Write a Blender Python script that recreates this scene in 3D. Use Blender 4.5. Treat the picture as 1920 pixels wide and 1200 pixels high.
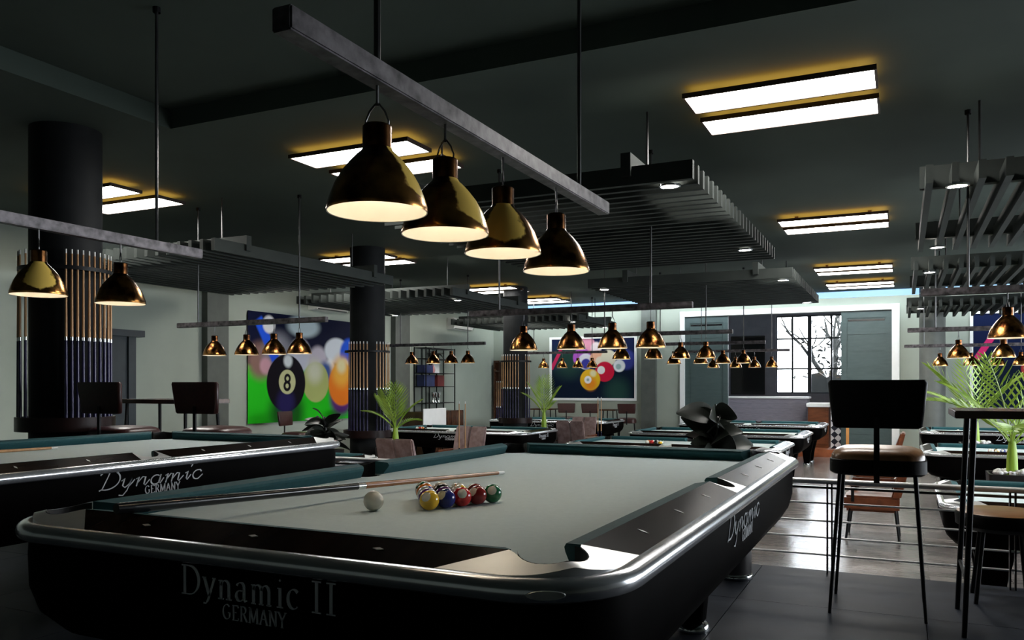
import bpy, bmesh, math, random
from mathutils import Vector, Matrix
R = math.radians
PI = math.pi
scene = bpy.context.scene
for o in list(bpy.data.objects):
    bpy.data.objects.remove(o)
col = scene.collection

# ------------------------------------------------------------------ camera, world, exposure
CAM_Z = 1.13
cam_data = bpy.data.cameras.new('camera')
cam_data.sensor_width = 36.0
cam_data.lens = 36.0 * 1536.0 / 1920.0
cam_data.shift_y = 124.0 / 1920.0
cam_data.clip_start = 0.02
cam = bpy.data.objects.new('camera', cam_data)
col.objects.link(cam)
cam.location = (0, 0, CAM_Z)
cam.rotation_euler = (R(90), 0, R(25.51))
scene.camera = cam

world = bpy.data.worlds.new('sky')
scene.world = world
world.use_nodes = True
bg = world.node_tree.nodes['Background']
bg.inputs['Color'].default_value = (0.86, 0.93, 1.0, 1)
bg.inputs['Strength'].default_value = 9.0

def portal(name, loc, rot, sx, sy):
    ld = bpy.data.lights.new(name, 'AREA')
    ld.shape = 'RECTANGLE'
    ld.size, ld.size_y = sx, sy
    ld.cycles.is_portal = True                       # guides sampling of the sky through the windows; emits nothing itself
    lo = bpy.data.objects.new(name, ld)
    col.objects.link(lo)
    lo.location, lo.rotation_euler = loc, rot
for yy in (6.8, 9.5, 12.2, 14.9):
    portal('window_portal', (5.30, yy, 1.725), (0, R(90), 0), 2.45, 2.2)
portal('window_portal', (-1.945, 23.5, 1.99), (R(-90), 0, 0), 2.4, 2.12)

vs = scene.view_settings
vs.view_transform = 'Standard'
vs.look = 'None'
vs.exposure = 0.85
vs.gamma = 1.0
vs.use_curve_mapping = False
scene.cycles.use_denoising = True
scene.cycles.max_bounces = 7
scene.cycles.diffuse_bounces = 3
scene.cycles.glossy_bounces = 4
scene.cycles.sample_clamp_indirect = 6.0
scene.cycles.sample_clamp_direct = 0.0

PANEL_EMIT = 17.0       # ceiling light panels
BULB_EMIT = 20.0       # pendant bulbs
SPOT_EMIT = 18.0       # downlights under the rafts
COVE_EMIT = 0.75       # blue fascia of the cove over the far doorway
WASH_EMIT = 16.0       # wall washing strip inside that cove

# ------------------------------------------------------------------ materials
MATS = {}
def _nt(name):
    m = bpy.data.materials.new(name)
    m.use_nodes = True
    nt = m.node_tree
    b = nt.nodes['Principled BSDF']
    MATS[name] = m
    return m, nt, b
def rgba(c):
    return (c[0], c[1], c[2], 1.0)
def mat(name, c1, c2=None, rough=0.5, metal=0.0, scale=6.0, lo=0.35, hi=0.65, stretch=(1, 1, 1),
        bump=0.0, coat=0.0, rough2=None, detail=4.0, spec=None, rand=0.0):
    m, nt, b = _nt(name)
    c2 = c2 or tuple(min(1.0, v * 1.12) for v in c1)
    tc = nt.nodes.new('ShaderNodeTexCoord')
    mp = nt.nodes.new('ShaderNodeMapping')
    mp.inputs['Scale'].default_value = stretch
    nz = nt.nodes.new('ShaderNodeTexNoise')
    nz.inputs['Scale'].default_value = scale
    nz.inputs['Detail'].default_value = detail
    nt.links.new(tc.outputs['Object'], mp.inputs['Vector'])
    nt.links.new(mp.outputs['Vector'], nz.inputs['Vector'])
    rp = nt.nodes.new('ShaderNodeValToRGB')
    rp.color_ramp.elements[0].position = lo
    rp.color_ramp.elements[1].position = hi
    rp.color_ramp.elements[0].color = rgba(c1)
    rp.color_ramp.elements[1].color = rgba(c2)
    nt.links.new(nz.outputs['Fac'], rp.inputs['Fac'])
    out = rp.outputs['Color']
    if rand:
        oi = nt.nodes.new('ShaderNodeObjectInfo')
        mr = nt.nodes.new('ShaderNodeMapRange')
        mr.inputs['To Min'].default_value = 1.0 - rand
        mr.inputs['To Max'].default_value = 1.0 + rand
        nt.links.new(oi.outputs['Random'], mr.inputs['Value'])
        mx = nt.nodes.new('ShaderNodeVectorMath')
        mx.operation = 'SCALE'
        nt.links.new(out, mx.inputs[0])
        nt.links.new(mr.outputs['Result'], mx.inputs['Scale'])
        out = mx.outputs['Vector']
    nt.links.new(out, b.inputs['Base Color'])
    b.inputs['Roughness'].default_value = rough
    b.inputs['Metallic'].default_value = metal
    if spec is not None:
        b.inputs['Specular IOR Level'].default_value = spec
    if rough2 is not None:
        mr2 = nt.nodes.new('ShaderNodeMapRange')
        mr2.inputs['To Min'].default_value = rough
        mr2.inputs['To Max'].default_value = rough2
        nt.links.new(nz.outputs['Fac'], mr2.inputs['Value'])
        nt.links.new(mr2.outputs['Result'], b.inputs['Roughness'])
    if coat:
        b.inputs['Coat Weight'].default_value = coat
        b.inputs['Coat Roughness'].default_value = 0.06
    if bump:
        bp = nt.nodes.new('ShaderNodeBump')
        bp.inputs['Strength'].default_value = bump
        bp.inputs['Distance'].default_value = 0.01
        nt.links.new(nz.outputs['Fac'], bp.inputs['Height'])
        nt.links.new(bp.outputs['Normal'], b.inputs['Normal'])
    return m
def emit(name, c, strength, base=(0.8, 0.8, 0.8)):
    m, nt, b = _nt(name)
    b.inputs['Base Color'].default_value = rgba(base)
    b.inputs['Emission Color'].default_value = rgba(c)
    b.inputs['Emission Strength'].default_value = strength
    return m

mat('ceiling_paint', (0.037, 0.054, 0.044), (0.043, 0.062, 0.051), rough=0.85, scale=1.5)
mat('wall_paint', (0.31, 0.35, 0.30), (0.335, 0.375, 0.322), rough=0.8, scale=2.0)
mat('pilaster_paint', (0.085, 0.095, 0.085), (0.10, 0.11, 0.10), rough=0.75)
mat('column_paint', (0.007, 0.008, 0.009), (0.010, 0.011, 0.012), rough=0.7, spec=0.2)
mat('column_grey', (0.10, 0.11, 0.10), (0.12, 0.13, 0.12), rough=0.6)
mat('slate', (0.005, 0.007, 0.011), (0.028, 0.032, 0.041), rough=0.42, rough2=0.62, spec=0.05, scale=5, lo=0.3, hi=0.75, bump=0.15, detail=8, rand=0.15)
mat('grout', (0.02, 0.02, 0.022), (0.03, 0.03, 0.03), rough=0.8)
mat('plank', (0.125, 0.108, 0.098), (0.24, 0.215, 0.200), rough=0.13, rough2=0.30, scale=3, stretch=(1.2, 16, 4), lo=0.3, hi=0.72, bump=0.08, detail=6, rand=0.25)
mat('plank_floor', (0.125, 0.108, 0.098), (0.24, 0.215, 0.200), rough=0.13, rough2=0.30, scale=3, stretch=(1.2, 16, 4), lo=0.3, hi=0.72, bump=0.08, detail=6)
mat('red_wood', (0.22, 0.06, 0.025), (0.36, 0.11, 0.045), rough=0.3, scale=4, stretch=(1, 9, 1))
mat('cabinet_black', (0.0018, 0.0015, 0.0015), (0.003, 0.0025, 0.0025), rough=0.5, spec=0.012)
mat('black_gloss', (0.004, 0.003, 0.003), (0.007, 0.005, 0.005), rough=0.12, coat=0.4)
mat('rail_wood', (0.005, 0.003, 0.0025), (0.014, 0.0075, 0.005), rough=0.22, scale=3, stretch=(6, 1, 1), spec=0.006)
mat('chrome', (0.62, 0.64, 0.66), (0.72, 0.74, 0.76), rough=0.13, metal=1.0, scale=10)
mat('casting', (0.62, 0.63, 0.63), (0.70, 0.71, 0.71), rough=0.33, metal=0.55, scale=10)
mat('rim_chrome', (0.66, 0.68, 0.72), (0.76, 0.77, 0.80), rough=0.20, metal=0.75, scale=10)
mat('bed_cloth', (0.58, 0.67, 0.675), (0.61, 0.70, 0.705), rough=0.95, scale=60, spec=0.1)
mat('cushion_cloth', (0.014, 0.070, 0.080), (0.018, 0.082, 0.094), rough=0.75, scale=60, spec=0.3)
mat('pocket_black', (0.004, 0.004, 0.004), (0.006, 0.006, 0.006), rough=0.6)
mat('logo_silver', (0.55, 0.56, 0.58), (0.7, 0.7, 0.72), rough=0.5, metal=0.0)
mat('logo_grey', (0.70, 0.71, 0.78), (0.78, 0.79, 0.84), rough=0.5)
mat('pearl', (0.6, 0.6, 0.58), (0.72, 0.72, 0.7), rough=0.3)
mat('copper', (0.04, 0.012, 0.004), (0.82, 0.39, 0.11), rough=0.17, rough2=0.28, metal=1.0, scale=9, lo=0.38, hi=0.68, detail=8)
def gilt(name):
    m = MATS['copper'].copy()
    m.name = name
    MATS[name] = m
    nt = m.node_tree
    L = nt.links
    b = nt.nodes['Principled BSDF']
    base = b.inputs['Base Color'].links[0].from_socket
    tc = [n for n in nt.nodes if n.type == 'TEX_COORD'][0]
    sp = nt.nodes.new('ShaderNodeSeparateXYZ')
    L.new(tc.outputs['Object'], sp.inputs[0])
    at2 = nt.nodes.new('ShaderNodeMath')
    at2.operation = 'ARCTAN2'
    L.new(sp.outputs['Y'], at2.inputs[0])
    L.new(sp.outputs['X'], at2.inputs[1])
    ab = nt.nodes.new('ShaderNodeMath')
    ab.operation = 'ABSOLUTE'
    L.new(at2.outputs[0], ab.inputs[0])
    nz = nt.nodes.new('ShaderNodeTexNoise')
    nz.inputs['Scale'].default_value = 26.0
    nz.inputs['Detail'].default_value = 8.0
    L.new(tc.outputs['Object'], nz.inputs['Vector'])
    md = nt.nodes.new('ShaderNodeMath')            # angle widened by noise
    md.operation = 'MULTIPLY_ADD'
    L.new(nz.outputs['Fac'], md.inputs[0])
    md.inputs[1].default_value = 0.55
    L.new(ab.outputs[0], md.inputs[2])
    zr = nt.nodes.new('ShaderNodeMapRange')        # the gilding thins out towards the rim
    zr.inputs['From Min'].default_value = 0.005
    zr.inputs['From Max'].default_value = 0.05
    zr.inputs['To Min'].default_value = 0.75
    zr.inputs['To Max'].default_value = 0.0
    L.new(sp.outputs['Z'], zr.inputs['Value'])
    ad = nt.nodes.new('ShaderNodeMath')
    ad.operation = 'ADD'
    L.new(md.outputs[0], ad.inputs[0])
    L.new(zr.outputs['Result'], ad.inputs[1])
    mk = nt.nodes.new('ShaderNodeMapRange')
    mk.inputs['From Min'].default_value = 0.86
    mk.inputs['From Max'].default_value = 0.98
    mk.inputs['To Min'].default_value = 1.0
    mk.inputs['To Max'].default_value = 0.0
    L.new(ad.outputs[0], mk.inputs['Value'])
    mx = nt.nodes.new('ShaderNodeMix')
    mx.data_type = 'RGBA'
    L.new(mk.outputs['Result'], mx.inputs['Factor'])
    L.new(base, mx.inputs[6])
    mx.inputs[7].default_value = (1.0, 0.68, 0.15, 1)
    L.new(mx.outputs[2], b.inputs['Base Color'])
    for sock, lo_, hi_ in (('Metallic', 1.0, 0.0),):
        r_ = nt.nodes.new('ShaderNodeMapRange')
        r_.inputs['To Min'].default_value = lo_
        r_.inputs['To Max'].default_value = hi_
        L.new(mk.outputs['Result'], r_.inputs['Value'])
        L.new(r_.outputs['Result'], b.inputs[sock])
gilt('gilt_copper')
mat('dark_copper', (0.03, 0.010, 0.004), (0.28, 0.12, 0.04), rough=0.22, metal=1.0, scale=14, lo=0.4, hi=0.7, detail=8)
mat('reflector', (0.72, 0.66, 0.56), (0.78, 0.72, 0.62), rough=0.6)
mat('bright_steel', (0.84, 0.84, 0.84), (0.90, 0.90, 0.90), rough=0.25, metal=0.25)
mat('wire_steel', (0.10, 0.10, 0.10), (0.16, 0.16, 0.16), rough=0.35, metal=1.0)
mat('bar_steel', (0.020, 0.017, 0.019), (0.135, 0.122, 0.130), rough=0.42, metal=0.5, scale=22, lo=0.3, hi=0.7, detail=10, bump=0.12)
mat('rod_steel', (0.06, 0.06, 0.06), (0.10, 0.10, 0.10), rough=0.3, metal=0.8)
mat('slat', (0.022, 0.027, 0.025), (0.031, 0.037, 0.034), rough=0.75, scale=3, spec=0.25)
mat('black_metal', (0.004, 0.004, 0.0045), (0.008, 0.008, 0.009), rough=0.45, spec=0.2)
mat('black_leather', (0.0025, 0.0025, 0.0025), (0.005, 0.0045, 0.0045), rough=0.5, scale=40, bump=0.08, spec=0.15)
mat('maroon_leather', (0.030, 0.007, 0.006), (0.045, 0.012, 0.010), rough=0.35, scale=40, bump=0.06)
mat('brown_leather', (0.12, 0.034, 0.014), (0.20, 0.062, 0.026), rough=0.28, scale=14, bump=0.06)
mat('mauve_leather', (0.20, 0.125, 0.115), (0.32, 0.23, 0.22), rough=0.32, scale=12, bump=0.1)
mat('seat_wood', (0.16, 0.075, 0.030), (0.26, 0.13, 0.055), rough=0.3, scale=6, stretch=(1, 8, 1))
mat('table_wood', (0.045, 0.017, 0.008), (0.085, 0.034, 0.016), rough=0.25, scale=5, stretch=(1, 10, 1))
mat('cue_wood', (0.42, 0.22, 0.09), (0.55, 0.31, 0.14), rough=0.3, scale=8, stretch=(6, 6, 0.6))
mat('cue_wood_dark', (0.22, 0.085, 0.03), (0.34, 0.14, 0.05), rough=0.25, scale=8)
mat('cue_navy', (0.012, 0.010, 0.045), (0.03, 0.024, 0.085), rough=0.25, scale=10)
mat('cue_black', (0.006, 0.006, 0.007), (0.012, 0.011, 0.012), rough=0.2)
mat('white_plastic', (0.72, 0.72, 0.70), (0.78, 0.78, 0.76), rough=0.35)
mat('white_paint', (0.86, 0.88, 0.88), (0.90, 0.92, 0.92), rough=0.5)
mat('door_green', (0.050, 0.078, 0.078), (0.062, 0.092, 0.092), rough=0.5, scale=4, stretch=(1, 1, 5))
mat('door_dark', (0.016, 0.024, 0.030), (0.022, 0.032, 0.038), rough=0.5)
mat('blue_grey', (0.13, 0.15, 0.18), (0.155, 0.175, 0.205), rough=0.7)
mat('grey_cladding', (0.17, 0.16, 0.20), (0.26, 0.25, 0.30), rough=0.45, scale=4, stretch=(1.5, 1, 30), lo=0.35, hi=0.65)
mat('desk_wood', (0.12, 0.035, 0.012), (0.20, 0.065, 0.025), rough=0.35, scale=4, stretch=(1, 1, 6))
mat('orange_wood', (0.55, 0.24, 0.06), (0.65, 0.30, 0.09), rough=0.4)
mat('leaf', (0.15, 0.28, 0.02), (0.38, 0.54, 0.07), rough=0.4, scale=5)
mat('stem_green', (0.20, 0.34, 0.02), (0.34, 0.50, 0.05), rough=0.45, scale=9, stretch=(4, 4, 0.5))
mat('dark_leaf', (0.006, 0.009, 0.006), (0.020, 0.024, 0.019), rough=0.38, scale=3)
mat('planter', (0.010, 0.009, 0.009), (0.018, 0.016, 0.016), rough=0.4)
mat('soil', (0.02, 0.015, 0.01), (0.04, 0.03, 0.02), rough=0.9)
mat('pebble', (0.62, 0.60, 0.58), (0.78, 0.76, 0.74), rough=0.5, scale=9)
mat('hedge', (0.004, 0.005, 0.004), (0.012, 0.014, 0.012), rough=0.8)
mat('grey_bin', (0.06, 0.055, 0.055), (0.09, 0.085, 0.085), rough=0.35, metal=0.6)
mat('book_blue', (0.02, 0.03, 0.10), (0.03, 0.045, 0.14), rough=0.5)
mat('book_red', (0.12, 0.02, 0.02), (0.16, 0.03, 0.03), rough=0.5)
mat('pink_paint', (0.5, 0.22, 0.24), (0.56, 0.26, 0.28), rough=0.5)
emit('panel_light', (1.0, 0.97, 0.91), PANEL_EMIT)
emit('halo_light', (1.0, 0.50, 0.09), 2.6)
emit('bulb_light', (1.0, 0.88, 0.70), BULB_EMIT)
emit('spot_light', (1.0, 0.93, 0.84), SPOT_EMIT)
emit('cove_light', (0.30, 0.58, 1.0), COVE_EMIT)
emit('wash_light', (0.90, 0.97, 1.0), WASH_EMIT)
mat('rack_wood', (0.010, 0.004, 0.004), (0.018, 0.008, 0.007), rough=0.4, spec=0.2)
mat('panel_frame', (0.030, 0.014, 0.008), (0.05, 0.024, 0.012), rough=0.4)

def glass_mat():
    m = bpy.data.materials.new('window_glass')
    m.use_nodes = True
    nt = m.node_tree
    nt.nodes.clear()
    o = nt.nodes.new('ShaderNodeOutputMaterial')
    mx = nt.nodes.new('ShaderNodeMixShader')
    t = nt.nodes.new('ShaderNodeBsdfTransparent')
    g = nt.nodes.new('ShaderNodeBsdfGlossy')
    g.inputs['Roughness'].default_value = 0.03
    mx.inputs['Fac'].default_value = 0.07
    nt.links.new(t.outputs[0], mx.inputs[1])
    nt.links.new(g.outputs[0], mx.inputs[2])
    nt.links.new(mx.outputs[0], o.inputs['Surface'])
    MATS['window_glass'] = m
glass_mat()

def checker_mat():
    m, nt, b = _nt('checker')
    tc = nt.nodes.new('ShaderNodeTexCoord')
    mp = nt.nodes.new('ShaderNodeMapping')
    mp.inputs['Rotation'].default_value = (0, R(45), 0)
    ck = nt.nodes.new('ShaderNodeTexChecker')
    ck.inputs['Color1'].default_value = (0.01, 0.015, 0.03, 1)
    ck.inputs['Color2'].default_value = (0.8, 0.8, 0.82, 1)
    ck.inputs['Scale'].default_value = 9.0
    nt.links.new(tc.outputs['Object'], mp.inputs['Vector'])
    nt.links.new(mp.outputs['Vector'], ck.inputs['Vector'])
    nt.links.new(ck.outputs['Color'], b.inputs['Base Color'])
    b.inputs['Roughness'].default_value = 0.4
checker_mat()

def print_mat(name, size, base_lo, base_hi, split, items, emission=0.0):
    """flat poster print: a two-tone ground with discs and bars; coordinates in metres from the lower left corner"""
    m, nt, b = _nt(name)
    L = nt.links
    uv = nt.nodes.new('ShaderNodeUVMap')
    sc = nt.nodes.new('ShaderNodeVectorMath')
    sc.operation = 'MULTIPLY'
    sc.inputs[1].default_value = (size[0], size[1], 0)
    L.new(uv.outputs['UV'], sc.inputs[0])
    sep = nt.nodes.new('ShaderNodeSeparateXYZ')
    L.new(sc.outputs[0], sep.inputs[0])
    def rng(val, a, c):
        r = nt.nodes.new('ShaderNodeMapRange')
        r.interpolation_type = 'SMOOTHSTEP'
        r.inputs['From Min'].default_value = a
        r.inputs['From Max'].default_value = c
        L.new(val, r.inputs['Value'])
        return r.outputs['Result']
    def mix(fac, c_in, c):
        x = nt.nodes.new('ShaderNodeMix')
        x.data_type = 'RGBA'
        L.new(fac, x.inputs['Factor'])
        if isinstance(c_in, tuple):
            x.inputs[6].default_value = rgba(c_in)
        else:
            L.new(c_in, x.inputs[6])
        x.inputs[7].default_value = rgba(c)
        return x.outputs[2]
    cur = mix(rng(sep.outputs['Y'], split - 0.04, split + 0.04), base_lo, base_hi)
    for it in items:
        kind, cx, cy, r, soft, c = it[:6]
        if kind == 'disc':
            sq = it[6] if len(it) > 6 else 1.0
            sb = nt.nodes.new('ShaderNodeVectorMath')
            sb.operation = 'SUBTRACT'
            sb.inputs[1].default_value = (cx, cy, 0)
            L.new(sc.outputs[0], sb.inputs[0])
            ml = nt.nodes.new('ShaderNodeVectorMath')
            ml.operation = 'MULTIPLY'
            ml.inputs[1].default_value = (1, sq, 0)
            L.new(sb.outputs[0], ml.inputs[0])
            ln = nt.nodes.new('ShaderNodeVectorMath')
            ln.operation = 'LENGTH'
            L.new(ml.outputs[0], ln.inputs[0])
            cur = mix(rng(ln.outputs['Value'], r + soft, r - soft), cur, c)
        else:                                             # a slanted bar: angle it[6], half width r, half length it[7]
            sb = nt.nodes.new('ShaderNodeVectorMath')
            sb.operation = 'SUBTRACT'
            sb.inputs[1].default_value = (cx, cy, 0)
            L.new(sc.outputs[0], sb.inputs[0])
            a = it[6]
            def dot(vx, vy):
                d = nt.nodes.new('ShaderNodeVectorMath')
                d.operation = 'DOT_PRODUCT'
                d.inputs[1].default_value = (vx, vy, 0)
                L.new(sb.outputs[0], d.inputs[0])
                ab = nt.nodes.new('ShaderNodeMath')
                ab.operation = 'ABSOLUTE'
                L.new(d.outputs['Value'], ab.inputs[0])
                return ab.outputs[0]
            f1 = rng(dot(-math.sin(a), math.cos(a)), r + soft, r - soft)
            f2 = rng(dot(math.cos(a), math.sin(a)), it[7] + soft, it[7] - soft)
            mm = nt.nodes.new('ShaderNodeMath')
            mm.operation = 'MULTIPLY'
            L.new(f1, mm.inputs[0])
            L.new(f2, mm.inputs[1])
            cur = mix(mm.outputs[0], cur, c)
    L.new(cur, b.inputs['Base Color'])
    b.inputs['Roughness'].default_value = 0.5
    b.inputs['Specular IOR Level'].default_value = 0.04
    return m

# ------------------------------------------------------------------ mesh helpers
class MB:
    def __init__(self):
        self.v, self.f = [], []
    def add(self, vs, fs):
        n = len(self.v)
        self.v += [tuple(p) for p in vs]
        self.f += [tuple(i + n for i in q) for q in fs]
        return self
    def box(self, x0, x1, y0, y1, z0, z1):
        return self.add([(x0, y0, z0), (x1, y0, z0), (x1, y1, z0), (x0, y1, z0), (x0, y0, z1), (x1, y0, z1), (x1, y1, z1), (x0, y1, z1)],
                        [(3, 2, 1, 0), (4, 5, 6, 7), (0, 1, 5, 4), (1, 2, 6, 5), (2, 3, 7, 6), (3, 0, 4, 7)])
    def prism(self, poly, z0, z1):
        n = len(poly)
        vs = [(x, y, z0) for x, y in poly] + [(x, y, z1) for x, y in poly]
        fs = [tuple(range(n - 1, -1, -1)), tuple(range(n, 2 * n))]
        fs += [(i, (i + 1) % n, n + (i + 1) % n, n + i) for i in range(n)]
        return self.add(vs, fs)
    def loft(self, secs, caps=True, closed=False):
        n = len(secs[0])
        vs = [p for s in secs for p in s]
        fs = []
        m = len(secs)
        for k in range(m if closed else m - 1):
            a, b = k * n, ((k + 1) % m) * n
            fs += [(a + i, a + (i + 1) % n, b + (i + 1) % n, b + i) for i in range(n)]
        if caps and not closed:
            fs += [tuple(range(n - 1, -1, -1)), tuple(range((m - 1) * n, m * n))]
        return self.add(vs, fs)
    def lathe(self, prof, n=24, c=(0, 0, 0), caps=False):
        secs = [[(c[0] + r * math.cos(2 * PI * i / n), c[1] + r * math.sin(2 * PI * i / n), c[2] + z) for i in range(n)] for r, z in prof]
        return self.loft(secs, caps=caps)
    def tube(self, pts, r, n=8, caps=True):
        pts = [Vector(p) for p in pts]
        rs = r if isinstance(r, (list, tuple)) else [r] * len(pts)
        secs = []
        for i, p in enumerate(pts):
            d = (pts[min(i + 1, len(pts) - 1)] - pts[max(i - 1, 0)]).normalized()
            up = Vector((0, 0, 1)) if abs(d.z) < 0.95 else Vector((0, 1, 0))
            a = d.cross(up).normalized()
            b = a.cross(d).normalized()
            secs.append([tuple(p + rs[i] * (a * math.cos(2 * PI * k / n) + b * math.sin(2 * PI * k / n))) for k in range(n)])
        return self.loft(secs, caps=caps)
    def build(self, name, m, parent=None, smooth=None, bevel=0.0):
        me = bpy.data.meshes.new(name)
        me.from_pydata(self.v, [], self.f)
        bm = bmesh.new()
        bm.from_mesh(me)
        bmesh.ops.recalc_face_normals(bm, faces=bm.faces)
        if bevel:
            bmesh.ops.bevel(bm, geom=list(bm.edges), offset=bevel, segments=2, affect='EDGES', clamp_overlap=True)
        bm.to_mesh(me)
        bm.free()
        if smooth:
            me.shade_smooth()
            me.set_sharp_from_angle(angle=R(smooth))
        me.materials.append(MATS[m])
        o = bpy.data.objects.new(name, me)
        col.objects.link(o)
        o.parent = parent
        return o

def rrect(hx, hy, r, z=None, n=6, cx=0, cy=0):
    pts = []
    for (sx, sy, a0) in ((1, -1, -90), (1, 1, 0), (-1, 1, 90), (-1, -1, 180)):
        for i in range(n + 1):
            a = R(a0 + 90 * i / n)
            x = cx + sx * (hx - r) + r * math.cos(a)
            y = cy + sy * (hy - r) + r * math.sin(a)
            pts.append((x, y) if z is None else (x, y, z))
    return pts
def thing(name, label, cat, loc=(0, 0, 0), rz=0.0, group=None):
    o = bpy.data.objects.new(name, None)
    o.empty_display_size = 0.1
    col.objects.link(o)
    o.location = loc
    o.rotation_euler = (0, 0, rz)
    return tag(o, label, cat, group)
def tag(o, label, cat, group=None, kind=None):
    o['label'] = label
    o['category'] = cat
    if group:
        o['group'] = group
    if kind:
        o['kind'] = kind
    return o
def struct(o, label=None):
    o['kind'] = 'structure'
    if label:
        o['label'] = label
    return o
def children(o):
    return [c for c in col.objects if c.parent == o]
_kids = {}
def copy_tree(o, parent=None):
    c = o.copy()
    col.objects.link(c)
    c.parent = parent
    for ch in list(o.children):
        copy_tree(ch, c)
    return c
def dup(root, loc, rz, label, group=None):
    c = copy_tree(root)
    c.location = loc
    c.rotation_euler = (0, 0, rz)
    c['label'] = label
    if group:
        c['group'] = group
    return c
def uv_quad(name, m, w, h, parent=None):
    """flat printed sheet in local XZ, lower left corner at the origin, facing -Y, 4 mm thick"""
    me = bpy.data.meshes.new(name)
    vs = [(0, 0, 0), (w, 0, 0), (w, 0, h), (0, 0, h), (0, 0.004, 0), (w, 0.004, 0), (w, 0.004, h), (0, 0.004, h)]
    me.from_pydata(vs, [], [(0, 1, 2, 3), (5, 4, 7, 6), (1, 5, 6, 2), (4, 0, 3, 7), (3, 2, 6, 7), (4, 5, 1, 0)])
    ul = me.uv_layers.new(name='UVMap')
    for lp in me.loops:
        p = vs[lp.vertex_index]
        ul.data[lp.index].uv = (p[0] / w, p[2] / h)
    me.materials.append(MATS[m])
    o = bpy.data.objects.new(name, me)
    col.objects.link(o)
    o.parent = parent
    return o
ORD = ['first', 'second', 'third', 'fourth', 'fifth', 'sixth', 'seventh', 'eighth', 'ninth', 'tenth', 'eleventh', 'twelfth', 'thirteenth', 'fourteenth']

# ------------------------------------------------------------------ the room
LF = -0.45                      # lower hall floor
CEIL, RECESS = 3.15, 3.30
XL, XR, YF, YB = -9.8, 5.2, 19.4, -4.2
EDGE = 5.36                     # front edge of the raised platform

fl = struct(MB().box(XL, XR, YB, EDGE, LF - 0.1, -0.012).build('floor_upper', 'grout'), 'raised platform floor of dark slate tiles')
TS = 0.9
tile_proto = MB().box(-TS / 2 + 0.002, TS / 2 - 0.002, -TS / 2 + 0.002, TS / 2 - 0.002, -0.012, 0.0)
tile_me = None
x = XL + TS / 2
while x < XR:
    y = EDGE - TS / 2
    while y > YB + TS / 2:
        if tile_me is None:
            o = tile_proto.build('tile', 'slate', fl)
            tile_me = o.data
        else:
            o = bpy.data.objects.new('tile', tile_me)
            col.objects.link(o)
            o.parent = fl
        o.location = (x, y, 0)
        y -= TS
    x += TS
fl2 = struct(MB().box(XL, XR, EDGE, YF, LF - 0.1, LF - 0.006).build('floor_lower', 'plank_floor'), 'lower hall floor of glossy grey wood')
# planks built one by one where they are large enough to tell apart
rnd = random.Random(4)
pl_me = {}
def plank(x0, x1, y0, y1):
    key = round(x1 - x0, 2)
    if key not in pl_me:
        pl_me[key] = MB().box(-key / 2 + 0.0015, key / 2 - 0.0015, -(y1 - y0) / 2 + 0.0015, (y1 - y0) / 2 - 0.0015, -0.006, 0).build('plank', 'plank', fl2).data
        bpy.data.objects.remove([o for o in fl2.children if o.data == pl_me[key]][0])
    o = bpy.data.objects.new('plank', pl_me[key])
    col.objects.link(o)
    o.parent = fl2
    o.location = ((x0 + x1) / 2, (y0 + y1) / 2, LF)
row = 0
y = EDGE
while y < 9.9:
    x = -1.6 - (0.6 if row % 2 else 0.0)
    while x < 2.8:
        plank(x, x + 1.2, y, y + 0.19)
        x += 1.2
    y += 0.19
    row += 1
# fill the remaining floor flush with the planks
MB().box(XL, -2.2, EDGE, 9.9, LF - 0.006, LF).build('plank_field', 'plank_floor', fl2)
MB().box(3.2, XR, EDGE, 9.9, LF - 0.006, LF).build('plank_field', 'plank_floor', fl2)
MB().box(XL, XR, 9.92, YF, LF - 0.006, LF).build('plank_field', 'plank_floor', fl2)

RX0, RY1 = -5.19, 4.65          # the recess in the ceiling
c = MB()
c.box(XL, XR, RY1, YF, CEIL, RECESS + 0.15)
c.box(XL, RX0, YB, RY1, CEIL, RECESS + 0.15)
struct(c.build('ceiling', 'ceiling_paint'), 'dark green painted ceiling')
struct(MB().box(RX0, XR, YB, RY1, RECESS, RECESS + 0.15).build('ceiling_recess', 'ceiling_paint'), 'raised recess in the dark green ceiling')
struct(MB().box(XL - 0.15, XL, YB, YF + 0.2, LF - 0.1, RECESS + 0.15).build('wall_left', 'wall_paint'))
SWZ0, SWZ1 = 0.50, 2.95
SW = [(5.7, 7.9), (8.4, 10.6), (11.1, 13.3), (13.8, 16.0)]                   # tall side windows in the right wall
w = MB()
w.box(XR, XR + 0.15, YB, YF + 0.2, LF - 0.1, SWZ0)
w.box(XR, XR + 0.15, YB, YF + 0.2, SWZ1, RECESS + 0.15)
ys = [YB] + [q for p in SW for q in p] + [YF + 0.2]
for i in range(0, len(ys), 2):
    w.box(XR, XR + 0.15, ys[i], ys[i + 1], SWZ0, SWZ1)
struct(w.build('wall_right', 'wall_paint'))
for k, (y0, y1) in enumerate(SW):
    wn = bpy.data.objects.new('window_%d' % (k + 2), None)
    col.objects.link(wn)
    struct(wn, 'side window in the right wall')
    for yy in (y0 + 0.02, (y0 + y1) / 2, y1 - 0.02):
        MB().box(XR + 0.05, XR + 0.10, yy - 0.02, yy + 0.02, SWZ0, SWZ1).build('glazing_bar', 'door_dark', wn)
    for zz in (SWZ0 + 0.02, 2.1, SWZ1 - 0.02):
        MB().box(XR + 0.055, XR + 0.095, y0, y1, zz - 0.015, zz + 0.015).build('glazing_bar', 'door_dark', wn)
    MB().box(XR + 0.07, XR + 0.076, y0 + 0.02, y1 - 0.02, SWZ0 + 0.02, SWZ1 - 0.02).build('pane', 'window_glass', wn)
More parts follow.
